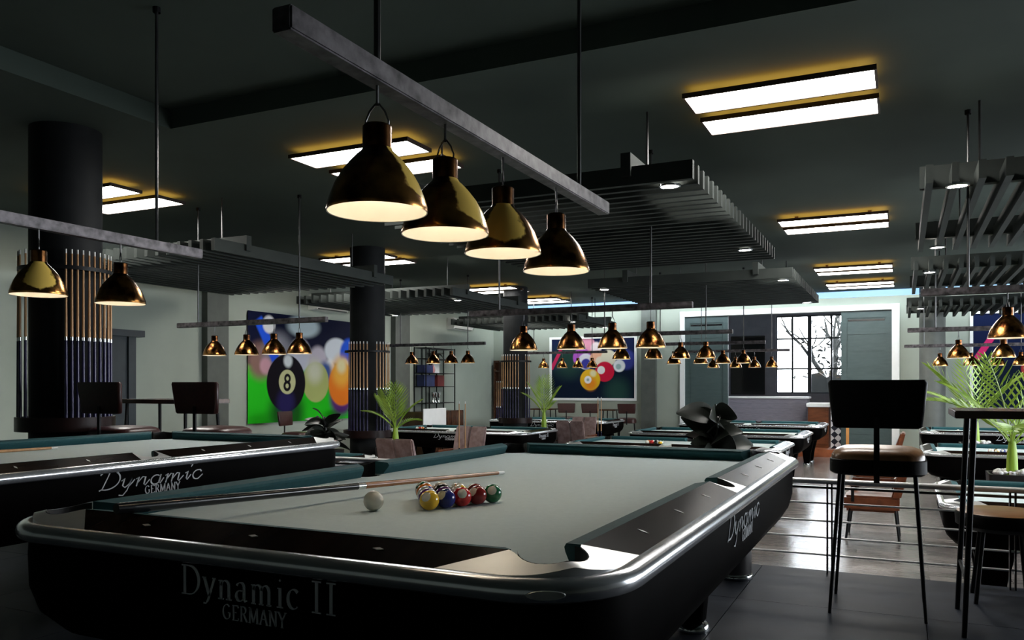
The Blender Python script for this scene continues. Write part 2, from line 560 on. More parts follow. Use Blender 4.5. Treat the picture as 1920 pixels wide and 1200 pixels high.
struct(MB().box(XL - 0.15, XR + 0.15, YB - 0.15, YB, LF - 0.1, RECESS + 0.15).build('wall_back', 'wall_paint'))
OX0, OX1, OZ = -4.69, -0.215, 2.78          # wide doorway in the far wall
w = MB()
w.box(XL, OX0, YF, YF + 0.2, LF - 0.1, RECESS + 0.15)
w.box(OX1, XR, YF, YF + 0.2, LF - 0.1, RECESS + 0.15)
w.box(OX0, OX1, YF, YF + 0.2, OZ, RECESS + 0.15)
struct(w.build('wall_far', 'wall_paint'), 'far wall with a wide doorway')
struct(MB().box(OX0 - 0.11, OX0, YF - 0.05, YF, LF, OZ + 0.12).build('trim_1', 'white_paint'), 'white door trim left of the doorway')
struct(MB().box(OX1, OX1 + 0.15, YF - 0.05, YF, LF, OZ + 0.12).build('trim_2', 'white_paint'), 'white door trim right of the doorway')
struct(MB().box(OX0, OX1, YF - 0.05, YF, OZ, OZ + 0.12).build('trim_3', 'white_paint'), 'white door trim above the doorway')

def door_leaf(name, x0, x1, label):
    z0, z1 = LF + 0.02, OZ - 0.02
    d = MB().box(0, x1 - x0, 0, 0.04, 0, z1 - z0).build(name, 'door_green')
    d.location = (x0, YF + 0.02, z0)
    struct(d, label)
    wd, ht = x1 - x0, z1 - z0
    for a in (0, 1):
        MB().box(0 if a == 0 else wd - 0.12, 0.12 if a == 0 else wd, -0.02, 0, 0, ht).build('stile', 'door_green', d)
    for a in (0.0, ht - 0.14):
        MB().box(0.12, wd - 0.12, -0.02, 0, a, a + 0.14).build('rail', 'door_green', d)
    n = 8
    for i in range(n):
        a = 0.14 + (ht - 0.28) * i / n
        MB().box(0.125, wd - 0.125, -0.009, 0, a + 0.008, a + (ht - 0.28) / n - 0.008).build('board', 'door_green', d)
    MB().box(0.14, wd - 0.14, -0.016, -0.009, ht - 0.21, ht - 0.17).build('slot', 'cue_black', d)
    return d
door_leaf('door_1', OX0, -3.68, 'grey-green boarded door leaf left of the entrance')
door_leaf('door_2', -1.23, OX1, 'grey-green boarded door leaf right of the entrance')

# entrance room behind the doorway
EZ, EY, EC = -0.28, 23.4, 3.5
struct(MB().box(OX0 - 0.6, OX1 + 0.6, YF, EY + 0.2, EZ - 0.3, EZ).build('floor_entrance', 'red_wood'), 'reddish wooden floor of the entrance')
struct(MB().box(OX0 - 0.6, OX1 + 0.6, YF + 0.2, EY + 0.2, EC, EC + 0.1).build('ceiling_entrance', 'white_paint'))
struct(MB().box(OX0 - 0.7, OX0 - 0.6, YF + 0.2, EY + 0.2, EZ, EC).build('wall_entrance_left', 'blue_grey'))
struct(MB().box(OX1 + 0.6, OX1 + 0.7, YF + 0.2, EY + 0.2, EZ, EC).build('wall_entrance_right', 'blue_grey'))
WX0, WX1, WZ0, WZ1 = -3.14, -0.75, 0.93, 3.05
w = MB()
w.box(OX0 - 0.6, WX0, EY, EY + 0.2, EZ, EC)
w.box(WX1, OX1 + 0.6, EY, EY + 0.2, EZ, EC)
w.box(WX0, WX1, EY, EY + 0.2, EZ, WZ0)
w.box(WX0, WX1, EY, EY + 0.2, WZ1, EC)
struct(w.build('wall_entrance', 'blue_grey'))
win = bpy.data.objects.new('window_1', None)
col.objects.link(win)
struct(win, 'wide daylight window with dark glazing bars')
vx = [WX0, WX0 + 0.42, WX0 + 0.86, WX0 + 1.42, WX0 + 1.90, WX1]
for i, xx in enumerate(vx):
    t = 0.10 if i == 2 else 0.045 if 0 < i < 5 else 0.06
    MB().box(xx - t / 2, xx + t / 2, EY + 0.04, EY + 0.10, WZ0, WZ1).build('glazing_bar', 'door_dark', win)
for zz in (WZ0 + 0.02, 1.60, 2.42, WZ1 - 0.02):
    MB().box(WX0, WX1, EY + 0.05, EY + 0.09, zz - 0.02, zz + 0.02).build('glazing_bar', 'door_dark', win)
zs = [WZ0, 1.60, 2.42, WZ1]
for i in range(5):
    for k in range(3):
        MB().box(vx[i] + 0.02, vx[i + 1] - 0.02, EY + 0.066, EY + 0.072, zs[k] + 0.015, zs[k + 1] - 0.015).build('pane', 'window_glass', win)

# pilasters and skirting
def pilaster(name, x0, x1, y0, y1, m, label):
    o = MB().box(x0, x1, y0, y1, LF, CEIL).build(name, m)
    return struct(o, label)
pilaster('pilaster', XL, XL + 0.12, 9.38, 9.82, 'pilaster_paint', 'dark pilaster left of the green poster')
pilaster('pilaster', XL, XL + 0.12, 14.57, 15.13, 'pilaster_paint', 'dark pilaster between the green poster and the wire shelf')
pilaster('pilaster', -5.73, -5.37, YF - 0.12, YF, 'pilaster_paint', 'dark pilaster between framed poster and doorway')
struct(MB().box(XL, XL + 0.02, 5.4, 19.4, LF, LF + 0.12).build('baseboard_left', 'pilaster_paint'))
struct(MB().box(XL, OX0 - 0.11, YF - 0.02, YF, LF, LF + 0.12).build('baseboard_far', 'pilaster_paint'))
struct(MB().box(OX1 + 0.15, XR, YF - 0.02, YF, LF, LF + 0.12).build('baseboard_far_right', 'pilaster_paint'))
# dark panelled door in the left wall
d = MB().box(0, 0.05, 0, 1.05, 0, 2.27).build('door_3', 'door_dark')
d.location = (XL, 7.06, LF)
struct(d, 'dark panelled door behind the near column')
for a in (0.0, 0.93):
    MB().box(0.05, 0.08, a, a + 0.12, 0, 2.27).build('jamb', 'door_dark', d)
MB().box(0.0, 0.14, -0.1, 1.15, 2.27, 2.36).build('cornice', 'door_dark', d)
for k in range(4):
    for a in (0.15, 0.55):
        MB().box(0.05, 0.062, a, a + 0.34, 0.12 + k * 0.54, 0.58 + k * 0.54).build('door_panel', 'door_dark', d)

# ------------------------------------------------------------------ columns
def column(x, y, r, z0, m, label):
    o = MB().lathe([(r, z0), (r, CEIL)], 40).build('column', m, smooth=40)
    o.location = (x, y, 0)
    struct(o, label)
    return o
C1 = (-5.99, 4.34)
C2 = (-7.1, 9.95)
C3 = (-7.15, 15.15)
column(C1[0], C1[1], 0.26, 0, 'column_paint', 'black round column nearest the camera with cues')
column(C2[0], C2[1], 0.255, LF, 'column_paint', 'black round column beside the green poster')
column(C3[0], C3[1], 0.25, LF, 'column_paint', 'black round column behind the far palm')
column(0.54, 18.75, 0.24, LF, 'column_grey', 'grey round column right of the doorway')

# ------------------------------------------------------------------ ceiling light panels
def panel_light(x0, y0, label):
    t = thing('ceiling_panel_light', label, 'ceiling light', (x0, y0, CEIL), 0, 'long ceiling panel lights')
    w_, d_ = 1.20, 0.37
    MB().box(0.01, w_ - 0.01, 0.01, d_ - 0.01, -0.075, -0.070).build('diffuser', 'panel_light', t)
    f = MB()
    f.box(0, w_, 0, 0.015, -0.08, -0.048)
    f.box(0, w_, d_ - 0.015, d_, -0.08, -0.048)
    f.box(0, 0.015, 0.015, d_ - 0.015, -0.08, -0.048)
    f.box(w_ - 0.015, w_, 0.015, d_ - 0.015, -0.08, -0.048)
    f.box(0.015, w_ - 0.015, 0.015, d_ - 0.015, -0.067, -0.05)
    f.build('frame', 'panel_frame', t)
    MB().box(0.02, w_ - 0.02, 0.02, d_ - 0.02, -0.049, -0.046).build('back_light', 'halo_light', t)
    for a in (0.2, 1.0):
        MB().box(a - 0.02, a + 0.02, d_ / 2 - 0.02, d_ / 2 + 0.02, -0.05, 0).build('mount', 'panel_frame', t)
    return t
cols = [(-8.12, 'left'), (-4.73, 'middle'), (-1.345, 'right')]
rows = [(5.48, 'nearest'), (10.1, 'second'), (14.43, 'third'), (16.75, 'farthest')]
for (x0, cn) in cols:
    for (y0, rn) in rows:
        if cn == 'middle' and rn != 'nearest':
            continue
        panel_light(x0, y0, 'ceiling panel light, front of the %s pair in the %s column' % (rn, cn))
        panel_light(x0, y0 + 0.55, 'ceiling panel light, rear of the %s pair in the %s column' % (rn, cn))
# blue cove strip along the top of the far wall
t = thing('cove_light', 'blue light strip along the ceiling above the entrance', 'strip light', (0, 0, 0))
MB().box(-9.6, 2.5, YF - 0.46, YF - 0.40, CEIL - 0.06, CEIL - 0.03).build('strip', 'wash_light', t)
MB().box(-9.6, 2.5, YF - 0.56, YF - 0.54, CEIL - 0.13, CEIL).build('fascia', 'cove_light', t)

# ------------------------------------------------------------------ slatted ceiling rafts
RZ = 2.50
def raft(x0, x1, y0, y1, axis, label):
    t = thing('slat_raft', label, 'ceiling raft', (0, 0, 0), 0, 'dark slatted rafts hung under the ceiling')
    sh, st = 0.125, 0.045
    pitch = 0.155
    if axis == 'x':                                   # slats run along X
        n = int((y1 - y0) / pitch) + 1
        me = None
        for i in range(n):
            y = y0 + (y1 - y0 - st) * i / (n - 1)
            if me is None:
                o = MB().box(x0, x1, 0, st, RZ, RZ + sh).build('slat', 'slat', t)
                me = o.data
            else:
                o = bpy.data.objects.new('slat', me)
                col.objects.link(o)
                o.parent = t
            o.location = (0, y, 0)
        for x in (x0 + 0.55, x1 - 0.45):
            MB().box(x - 0.035, x + 0.035, y0 - 0.03, y1 + 0.03, RZ + sh * 0.45, RZ + sh + 0.09).build('carrier', 'slat', t)
            for y in (y0 + 0.5, y1 - 0.5):
                MB().tube([(x, y, RZ + 0.2), (x, y, CEIL)], 0.009, 6).build('rod', 'rod_steel', t)
    else:
        n = int((x1 - x0) / pitch) + 1
        me = None
        for i in range(n):
            x = x0 + (x1 - x0 - st) * i / (n - 1)
            if me is None:
                o = MB().box(0, st, y0, y1, RZ, RZ + sh).build('slat', 'slat', t)
                me = o.data
            else:
                o = bpy.data.objects.new('slat', me)
                col.objects.link(o)
                o.parent = t
            o.location = (x, 0, 0)
        for y in (y0 + 0.45, y1 - 0.45):
            MB().box(x0 - 0.03, x1 + 0.03, y - 0.035, y + 0.035, RZ + sh * 0.45, RZ + sh + 0.09).build('carrier', 'slat', t)
            for x in (x0 + 0.35, x1 - 0.35):
                MB().tube([(x, y, RZ + 0.2), (x, y, CEIL)], 0.009, 6).build('rod', 'rod_steel', t)
    return t
raft(-9.15, -6.25, 6.15, 9.35, 'y', 'dark slatted raft above the left stools and near column')
raft(-4.0, -1.25, 5.38, 9.2, 'x', 'large dark slatted raft behind the foreground lamps')
raft(-9.1, -6.12, 10.75, 13.5, 'y', 'dark slatted raft between the two rear black columns')
raft(-9.1, -6.05, 15.9, 18.3, 'y', 'farthest slatted raft on the left, near the framed poster')
raft(-3.98, -1.25, 10.8, 14.35, 'x', 'dark slatted raft above the middle rear tables')
raft(0.14, 3.3, 6.2, 9.35, 'y', 'nearest slatted raft on the right side')
raft(0.12, 3.3, 10.8, 13.6, 'y', 'middle slatted raft on the right side')
raft(0.09, 3.3, 15.9, 18.3, 'y', 'farthest slatted raft on the right side')
dl = thing('downlight', 'round downlight under the near corner of the large raft', 'downlight', (-1.433, 5.5, RZ), 0, 'small round downlights set in the rafts')
MB().lathe([(0.075, 0.0), (0.075, -0.012), (0.062, -0.014), (0.060, -0.008)], 20).build('ring', 'chrome', dl, smooth=40)
MB().lathe([(0.060, -0.009), (0.0, -0.009)], 20).build('lens', 'spot_light', dl)
for (x, y, lb) in [(-1.424, 8.4, 'round downlight under the far corner of the large raft'),
                   (0.335, 6.33, 'round downlight under the near corner of the nearest right raft'),
                   (0.307, 9.05, 'round downlight under the far corner of the nearest right raft'),
                   (0.29, 11.0, 'round downlight under the near corner of the middle right raft'),
                   (0.29, 13.35, 'round downlight under the far corner of the middle right raft'),
                   (0.28, 16.1, 'round downlight under the farthest right raft'),
                   (-6.37, 11.35, 'round downlight right side of the raft between rear columns'),
                   (-8.85, 13.3, 'round downlight left side of the raft between rear columns'),
                   (-1.394, 11.0, 'round downlight under the near right corner of the middle rear raft'),
                   (-1.409, 14.1, 'round downlight under the far right corner of the middle rear raft'),
                   (-3.8, 11.0, 'round downlight under the near left corner of the middle rear raft'),
                   (-6.3, 16.2, 'round downlight under the near corner of the farthest left raft'),
                   (-6.25, 18.1, 'round downlight under the far corner of the farthest left raft')]:
    dup(dl, (x, y, RZ), 0, lb)

# ------------------------------------------------------------------ lettering (hand drawn strokes)
def arc(cx, cy, rx, ry, a0, a1, n=14):
    return [(cx + rx * math.cos(R(a0 + (a1 - a0) * i / n)), cy + ry * math.sin(R(a0 + (a1 - a0) * i / n))) for i in range(n + 1)]
def serif(x, y, w=0.11):
    return [(x - w, y), (x + w, y)]
SERIF = {
 'D': (0.78, [[(0.16, 0), (0.16, 1)], [(0.04, 1), (0.34, 1)] + arc(0.34, 0.5, 0.36, 0.5, 90, -90) + [(0.04, 0)]]),
 'y': (0.52, [[(0.08, 0.66), (0.27, 0.04)], [(0.46, 0.66), (0.22, -0.12), (0.14, -0.24), (0.05, -0.23)], serif(0.08, 0.66, 0.08), serif(0.45, 0.66, 0.07)]),
 'n': (0.58, [[(0.14, 0), (0.14, 0.64), (0.05, 0.62)], [(0.14, 0.46)] + arc(0.29, 0.46, 0.14, 0.18, 160, 0, 8) + [(0.43, 0)], serif(0.14, 0), serif(0.43, 0)]),
 'a': (0.50, [arc(0.22, 0.50, 0.13, 0.14, 170, 0, 8) + [(0.35, 0.10), (0.38, 0.02), (0.47, 0.05)], [(0.35, 0.40)] + arc(0.20, 0.19, 0.13, 0.18, 70, 290, 10) + [(0.35, 0.12)]]),
 'm': (0.86, [[(0.14, 0), (0.14, 0.64), (0.05, 0.62)], [(0.14, 0.46)] + arc(0.28, 0.46, 0.13, 0.18, 160, 0, 8) + [(0.41, 0)], [(0.41, 0.46)] + arc(0.55, 0.46, 0.13, 0.18, 160, 0, 8) + [(0.68, 0)], serif(0.14, 0, 0.09), serif(0.41, 0, 0.09), serif(0.68, 0, 0.09)]),
 'i': (0.30, [[(0.15, 0), (0.15, 0.64), (0.06, 0.62)], serif(0.15, 0), [(0.13, 0.86), (0.17, 0.92)]]),
 'c': (0.48, [arc(0.26, 0.33, 0.19, 0.32, 45, 315, 14)]),
 'I': (0.42, [[(0.19, 0), (0.19, 1)], serif(0.19, 0, 0.15), serif(0.19, 1, 0.15)]),
 'G': (0.82, [arc(0.40, 0.5, 0.33, 0.5, 45, 320, 16) + [(0.65, 0.45)], serif(0.62, 0.45, 0.12)]),
 'E': (0.66, [[(0.15, 0), (0.15, 1)], [(0.04, 1), (0.56, 1), (0.57, 0.86)], [(0.15, 0.52), (0.42, 0.52)], [(0.04, 0), (0.57, 0), (0.60, 0.16)]]),
 'R': (0.72, [[(0.15, 0), (0.15, 1)], [(0.04, 1), (0.32, 1)] + arc(0.34, 0.76, 0.20, 0.24, 90, -90, 8) + [(0.15, 0.52)], [(0.34, 0.52), (0.62, 0.02), (0.70, 0.0)], serif(0.15, 0)]),
 'M': (0.94, [[(0.14, 0), (0.16, 1)], [(0.16, 1), (0.46, 0.05)], [(0.46, 0.05), (0.76, 1)], [(0.78, 1), (0.80, 0)], serif(0.14, 0), serif(0.80, 0), serif(0.12, 1, 0.08), serif(0.80, 1, 0.08)]),
 'A': (0.74, [[(0.08, 0), (0.36, 1)], [(0.36, 1), (0.66, 0)], [(0.18, 0.36), (0.56, 0.36)], serif(0.08, 0), serif(0.66, 0)]),
 'N': (0.80, [[(0.16, 0), (0.16, 1)], [(0.14, 1), (0.64, 0)], [(0.64, 0), (0.64, 1)], serif(0.16, 0), serif(0.12, 1), serif(0.64, 1)]),
 'Y': (0.72, [[(0.06, 1), (0.34, 0.46)], [(0.62, 1), (0.34, 0.46), (0.34, 0)], serif(0.06, 1), serif(0.62, 1), serif(0.34, 0)]),
}
SCRIPT = {
 'D': (0.72, [[(-0.02, 0.80), (0.10, 0.96), (0.34, 1.0)] + arc(0.28, 0.52, 0.44, 0.47, 80, -95, 16) + [(0.12, 0.08)], [(0.30, 0.88), (0.14, 0.10), (0.04, 0.03)]]),
 'y': (0.50, [[(0.02, 0.40), (0.12, 0.52), (0.10, 0.16), (0.20, 0.05), (0.34, 0.22), (0.40, 0.52)], [(0.40, 0.52), (0.30, -0.10), (0.18, -0.34), (0.02, -0.30)], [(0.34, 0.10), (0.46, 0.30), (0.52, 0.42)]]),
 'n': (0.54, [[(0.02, 0.42), (0.12, 0.52), (0.08, 0.04)], [(0.09, 0.20), (0.26, 0.50), (0.38, 0.48), (0.36, 0.12), (0.42, 0.05), (0.56, 0.32)]]),
 'a': (0.52, [arc(0.22, 0.27, 0.19, 0.24, 50, 330, 14) + [(0.40, 0.34)], [(0.40, 0.52), (0.36, 0.14), (0.42, 0.05), (0.54, 0.32)]]),
 'm': (0.78, [[(0.02, 0.42), (0.12, 0.52), (0.08, 0.04)], [(0.09, 0.20), (0.24, 0.50), (0.34, 0.48), (0.32, 0.04)], [(0.33, 0.20), (0.50, 0.50), (0.60, 0.48), (0.58, 0.12), (0.64, 0.05), (0.80, 0.32)]]),
 'i': (0.30, [[(0.04, 0.42), (0.14, 0.52), (0.11, 0.14), (0.16, 0.05), (0.30, 0.32)], [(0.24, 0.74), (0.30, 0.88)]]),
 'c': (0.50, [[(0.40, 0.42), (0.34, 0.52)] + arc(0.24, 0.28, 0.20, 0.25, 80, 290, 12) + [(0.48, 0.26)]]),
}
def stroke_mesh(mb, strokes, ox, oy, s, nib, ang, thin, depth, slant, place):
    for ln in strokes:
        pts = [Vector((ox + (px + slant * py) * s, oy + py * s)) for px, py in ln]
        L_, Rr = [], []
        nv = Vector((math.cos(ang), math.sin(ang))) * nib * s * 0.5
        for i, p in enumerate(pts):
            d = pts[min(i + 1, len(pts) - 1)] - pts[max(i - 1, 0)]
            d = d.normalized() if d.length else Vector((1, 0))
            nrm = Vector((-d.y, d.x))
            half = max(abs(nrm.dot(nv)), thin * s * 0.5)
            L_.append(p + nrm * half)
            Rr.append(p - nrm * half)
        n = len(pts)
        vs = [place(p.x, p.y, depth) for p in L_] + [place(p.x, p.y, depth) for p in Rr] + [place(p.x, p.y, 0) for p in L_] + [place(p.x, p.y, 0) for p in Rr]
        fs = []
        for i in range(n - 1):
            fs += [(i, i + 1, n + i + 1, n + i), (2 * n + i, 2 * n + i + 1, i + 1, i), (n + i, n + i + 1, 3 * n + i + 1, 3 * n + i)]
        mb.add(vs, fs)
def lettering(parent, text, font, height, centre, base, m, place, apart, name='letter', nib=0.16, thin=0.05, slant=0.0, track=0.0, xs=1.0):
    wsum = sum((0.30 if ch == ' ' else font[ch][0] + track) for ch in text) * height * xs
    ox = centre - wsum / 2
    holder = None if apart else MB()
    for ch in text:
        if ch == ' ':
            ox += 0.30 * height * xs
            continue
        adv, st = font[ch]
        mb = MB() if apart else holder
        stroke_mesh(mb, [[(px * xs, py) for px, py in ln] for ln in st], ox, base, height, nib, R(20), thin, 0.0015, slant, place)
        if apart:
            mb.build(name, m, parent)
        ox += (adv + track) * height * xs
    if holder:
        o = holder.build(name, m, parent)
        return o

# ------------------------------------------------------------------ pool table (long axis along local Y)
NX, NY = 0.635, 1.27
ZT = 0.8265                                  # top of cushions; the rails slope down from here to the rim
def rail_top(x, y):
    d = max(abs(x) - 0.684, abs(y) - 1.319, 0.0) / 0.095
    return ZT - 0.030 * min(1.0, d)
def strip_slab(rows, zb):
    """rows: polylines of equal length from the inside to the outside, with sloped top and vertical sides"""
    n, m = len(rows[0]), len(rows)
    mb = MB()
    top = [(x, y, rail_top(x, y)) for r_ in rows for x, y in r_]
    bot = [(x, y, zb) for r_ in rows for x, y in r_]
    N = n * m
    fs = []
    for j in range(m - 1):
        for i in range(n - 1):
            a, b_ = j * n + i, (j + 1) * n + i
            fs += [(a, a + 1, b_ + 1, b_), (N + b_, N + b_ + 1, N + a + 1, N + a)]
    ring = [i for i in range(n)] + [j * n + n - 1 for j in range(1, m)] + [(m - 1) * n + i for i in range(n - 2, -1, -1)] + [j * n for j in range(m - 2, 0, -1)]
    for k in range(len(ring)):
        p, q = ring[k], ring[(k + 1) % len(ring)]
        fs.append((p, q, N + q, N + p))
    return mb.add(top + bot, fs)
def lerp_rows(inner, outer, m=4):
    return [[(p[0] + (q[0] - p[0]) * t / (m - 1), p[1] + (q[1] - p[1]) * t / (m - 1)) for p, q in zip(inner, outer)] for t in range(m)]
def resample(pts, n):
    L_ = [0.0]
    for p, q in zip(pts, pts[1:]):
        L_.append(L_[-1] + math.hypot(q[0] - p[0], q[1] - p[1]))
    out = []
    for i in range(n):
        d = L_[-1] * i / (n - 1)
        k = max(j for j in range(len(L_)) if L_[j] <= d + 1e-9)
        k = min(k, len(pts) - 2)
        f = (d - L_[k]) / max(1e-9, L_[k + 1] - L_[k])
        out.append((pts[k][0] + (pts[k + 1][0] - pts[k][0]) * f, pts[k][1] + (pts[k + 1][1] - pts[k][1]) * f))
    return out
HXO, HYO = 0.785, 1.415                      # cabinet half sizes
def make_table(label, loc, rz, detail):
    t = thing('pool_table', label, 'pool table', loc, rz, 'black pool tables with pale cloth and chrome rims')
    a = MB()
    secs = [(0, 0, 0.19, 0.765), (0.002, 0.002, 0.19, 0.72), (0, 0, 0.19, 0.64), (-0.015, -0.02, 0.18, 0.58), (-0.05, -0.07, 0.17, 0.525), (-0.11, -0.14, 0.16, 0.50)]
    a.loft([rrect(HXO + dx, HYO + dy, r, z, 8) for dx, dy, r, z in secs], caps=False)
    nl = len(rrect(1, 1, 0.1, 0, 8))
    a.f.append(tuple(range(5 * nl, 6 * nl)))
    a.build('cabinet', 'cabinet_black', t, smooth=50)
    a = MB()
    prof = [(-0.022, 0.7975), (-0.006, 0.800), (0.008, 0.798), (0.019, 0.790), (0.023, 0.777), (0.019, 0.764), (0.006, 0.757), (-0.012, 0.756)]
    a.loft([rrect(HXO + 0.005 + d, HYO + 0.005 + d, 0.19 + d, z, 8) for d, z in prof], caps=False)
    a.build('rim', 'rim_chrome', t, smooth=60)
    # bed with pocket cut-outs
    PC, PR = (0.655, 1.29), 0.064
    poly = []
    for (sx, sy) in ((1, 1), (-1, 1), (-1, -1), (1, -1)):
        pts = [(sx * (PC[0] + PR * math.cos(R(g))), sy * (PC[1] + PR * math.sin(R(g)))) for g in range(-62 + 360, 150, -14)]
        if sx * sy < 0:
            pts.reverse()
        poly += pts
        if (sx, sy) == (-1, 1):
            poly += [(-(0.69 + 0.058 * math.cos(R(g))), 0.058 * math.sin(R(g))) for g in range(95, 266, 14)]
        if (sx, sy) == (1, -1):
            poly += [(0.69 + 0.058 * math.cos(R(g)), 0.058 * math.sin(R(g))) for g in range(265, 94, -14)]
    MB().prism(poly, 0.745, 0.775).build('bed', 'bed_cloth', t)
    for (px, py, pr, a0, sp) in [(sx * PC[0], sy * PC[1], PR, 44, 116) for sx in (-1, 1) for sy in (-1, 1)] + [(sx * 0.69, 0, 0.058, 0, 96) for sx in (-1, 1)]:
        pk = MB().lathe([(pr, 0.772), (pr, 0.68), (pr * 0.6, 0.655), (0.0, 0.655)], 16, (px, py, 0))
        d0 = math.degrees(math.atan2(math.sin(R(a0)) * (1 if py > 0 else -1), math.cos(R(a0)) * (1 if px > 0 else -1)))
        wall = [(px + (pr + 0.001) * math.cos(R(d0 - sp + 2 * sp * i / 16)), py + (pr + 0.001) * math.sin(R(d0 - sp + 2 * sp * i / 16))) for i in range(17)]
        pk.add([(x, y, 0.70) for x, y in wall] + [(x, y, rail_top(x, y) - 0.001) for x, y in wall],
               [(i, i + 1, 18 + i, 17 + i) for i in range(16)])
        pk.build('pocket', 'pocket_black', t, smooth=50)
    zb = 0.745
    rails = []
    for sx in (-1, 1):
        for sy in (-1, 1):
            inn = resample([(sx * 0.684, sy * 0.062), (sx * 0.684, sy * 1.215)], 6)
            out = resample([(sx * 0.775, sy * 0.085), (sx * 0.775, sy * 1.13)], 6)
            rails.append(strip_slab(lerp_rows(inn, out), zb).build('rail', 'rail_wood', t, smooth=40))
    for sy in (-1, 1):
        inn = resample([(-0.58, sy * 1.319), (0.58, sy * 1.319)], 6)
        out = resample([(-0.47, sy * 1.405), (0.47, sy * 1.405)], 6)
        rails.append(strip_slab(lerp_rows(inn, out), zb).build('rail', 'rail_wood', t, smooth=40))
    for sx in (-1, 1):
        for sy in (-1, 1):
            inn = [(0.684, 1.215)] + [(PC[0] + (PR + 0.004) * math.cos(R(g)), PC[1] + (PR + 0.004) * math.sin(R(g))) for g in range(-62, 153, 12)] + [(0.58, 1.319)]
            out = [(0.775, 1.13)] + [(0.600 + 0.175 * math.cos(R(g)), 1.230 + 0.175 * math.sin(R(g))) for g in range(0, 91, 9)] + [(0.47, 1.405)]
            n = 18
            rows_ = lerp_rows(resample(inn, n), resample(out, n), 5)
            strip_slab([[(sx * p, sy * q) for p, q in r_] for r_ in rows_], 0.72).build('corner_casting', 'casting', t, smooth=40)
        inn = [(0.684, -0.062)] + [(0.69 + 0.062 * math.cos(R(g)), 0.062 * math.sin(R(g))) for g in range(-90, 91, 15)] + [(0.684, 0.062)]
        out = [(0.775, -0.085), (0.775, 0.085)]
        rows_ = lerp_rows(resample(inn, 12), resample(out, 12), 4)
        strip_slab([[(sx * p, q) for p, q in r_] for r_ in rows_], 0.72).build('side_casting', 'casting', t, smooth=40)
    prof = [(0.0, 0.812), (0.006, 0.8205), (0.049, ZT + 0.0005), (0.049, 0.7752), (0.022, 0.7752), (0.003, 0.803)]
    for sx in (-1, 1):
        for sy in (-1, 1):
            a = MB()
            s0 = [(sx * (NX + d), sy * (0.086 - 0.55 * d), z) for d, z in prof]
            s1 = [(sx * (NX + d), sy * (1.182 + 0.75 * d), z) for d, z in prof]
            a.loft([s0, s1])
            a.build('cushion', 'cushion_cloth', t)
    for sy in (-1, 1):
        a = MB()
        a.loft([[(-(0.547 + 0.75 * d), sy * (NY + d), z) for d, z in prof], [(0.547 + 0.75 * d, sy * (NY + d), z) for d, z in prof]])
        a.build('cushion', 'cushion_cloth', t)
    for sx in (-1, 1):
        for sy in (-1, 1):
            cx, cy = sx * 0.36, sy * 1.10
            a = MB()
            a.loft([rrect(0.055, 0.055, 0.02, 0.05, 3, cx, cy), rrect(0.07, 0.08, 0.02, 0.25, 3, cx, cy), rrect(0.13, 0.15, 0.03, 0.56, 3, cx, cy)])
            lg = a.build('leg', 'cabinet_black', t, smooth=40)
            MB().lathe([(0.078, 0.0), (0.080, 0.015), (0.07, 0.035), (0.05, 0.05), (0.0, 0.052)], 20, (cx, cy, 0)).build('foot', 'chrome', lg, smooth=40)
    if detail:                                # pearl sights and the maker's plate
        def sight(r_, x, y, along_x):
            z = rail_top(x, y)
            dx, dy = (0.013, 0.0045) if along_x else (0.0045, 0.013)
            k = 0.030 / 0.095
            if not along_x:
                dx, dy = 0.013, 0.0045
            pts = [(x - dx, y), (x, y - dy), (x + dx, y), (x, y + dy)]
            MB().add([(p, q, rail_top(p, q) + 0.0012) for p, q in pts] + [(p, q, rail_top(p, q) - 0.001) for p, q in pts],
                     [(0, 1, 2, 3), (7, 6, 5, 4), (0, 4, 5, 1), (1, 5, 6, 2), (2, 6, 7, 3), (3, 7, 4, 0)]).build('sight', 'pearl', r_)
        i = 0
        for sx in (-1, 1):
            for sy in (-1, 1):
                for k in (1, 2, 3):
                    sight(rails[i], sx * 0.728, sy * NY * k / 4, False)
                i += 1
        for r_, sy in zip(rails[4:], (-1, 1)):
            for k in (-1, 0, 1):
                sight(r_, k * 0.3175, sy * 1.362, True)
        pl = MB()
        def on_rim(u, k, v):
            th = R(27) + u / 0.22
            return (0.600 + (0.2135 + 0.003 * k) * math.sin(th), -1.230 - (0.2135 + 0.003 * k) * math.cos(th), 0.777 + v)
        pl.loft([[on_rim(0.036 * math.cos(R(g)) * (1.0 if k == 0 else 0.93), k, 0.0085 * math.sin(R(g)) * (1.0 if k == 0 else 0.9)) for g in range(0, 360, 20)] for k in (0, 1)])
        pl.build('maker_plate', 'casting', t)
    return t
def end_logo(t, sy, apart, m='logo_grey'):
    def place(u, v, d):
        return (u if sy < 0 else -u, sy * (HYO + 0.0025 + d), v)
    lettering(t, 'Dynamic II', SERIF, 0.060, 0.060, 0.690, m, place, apart, nib=0.13, thin=0.04, track=0.05, xs=1.24)
    lettering(t, 'GERMANY', SERIF, 0.030, 0.055, 0.650, m, place, apart, nib=0.14, thin=0.06, track=0.04, xs=1.0)
def side_logo(t, sx, apart, m='logo_silver'):
    def place(u, v, d):
        return (sx * (HXO + 0.0025 + d), u if sx > 0 else -u, v)
    lettering(t, 'Dynamic', SCRIPT, 0.085, -0.03, 0.682, m, place, apart, nib=0.09, thin=0.055, slant=0.25, track=0.05, xs=1.62)
    lettering(t, 'GERMANY', SERIF, 0.034, 0.02, 0.647, m, place, apart, nib=0.15, thin=0.07, track=0.03, xs=1.05)

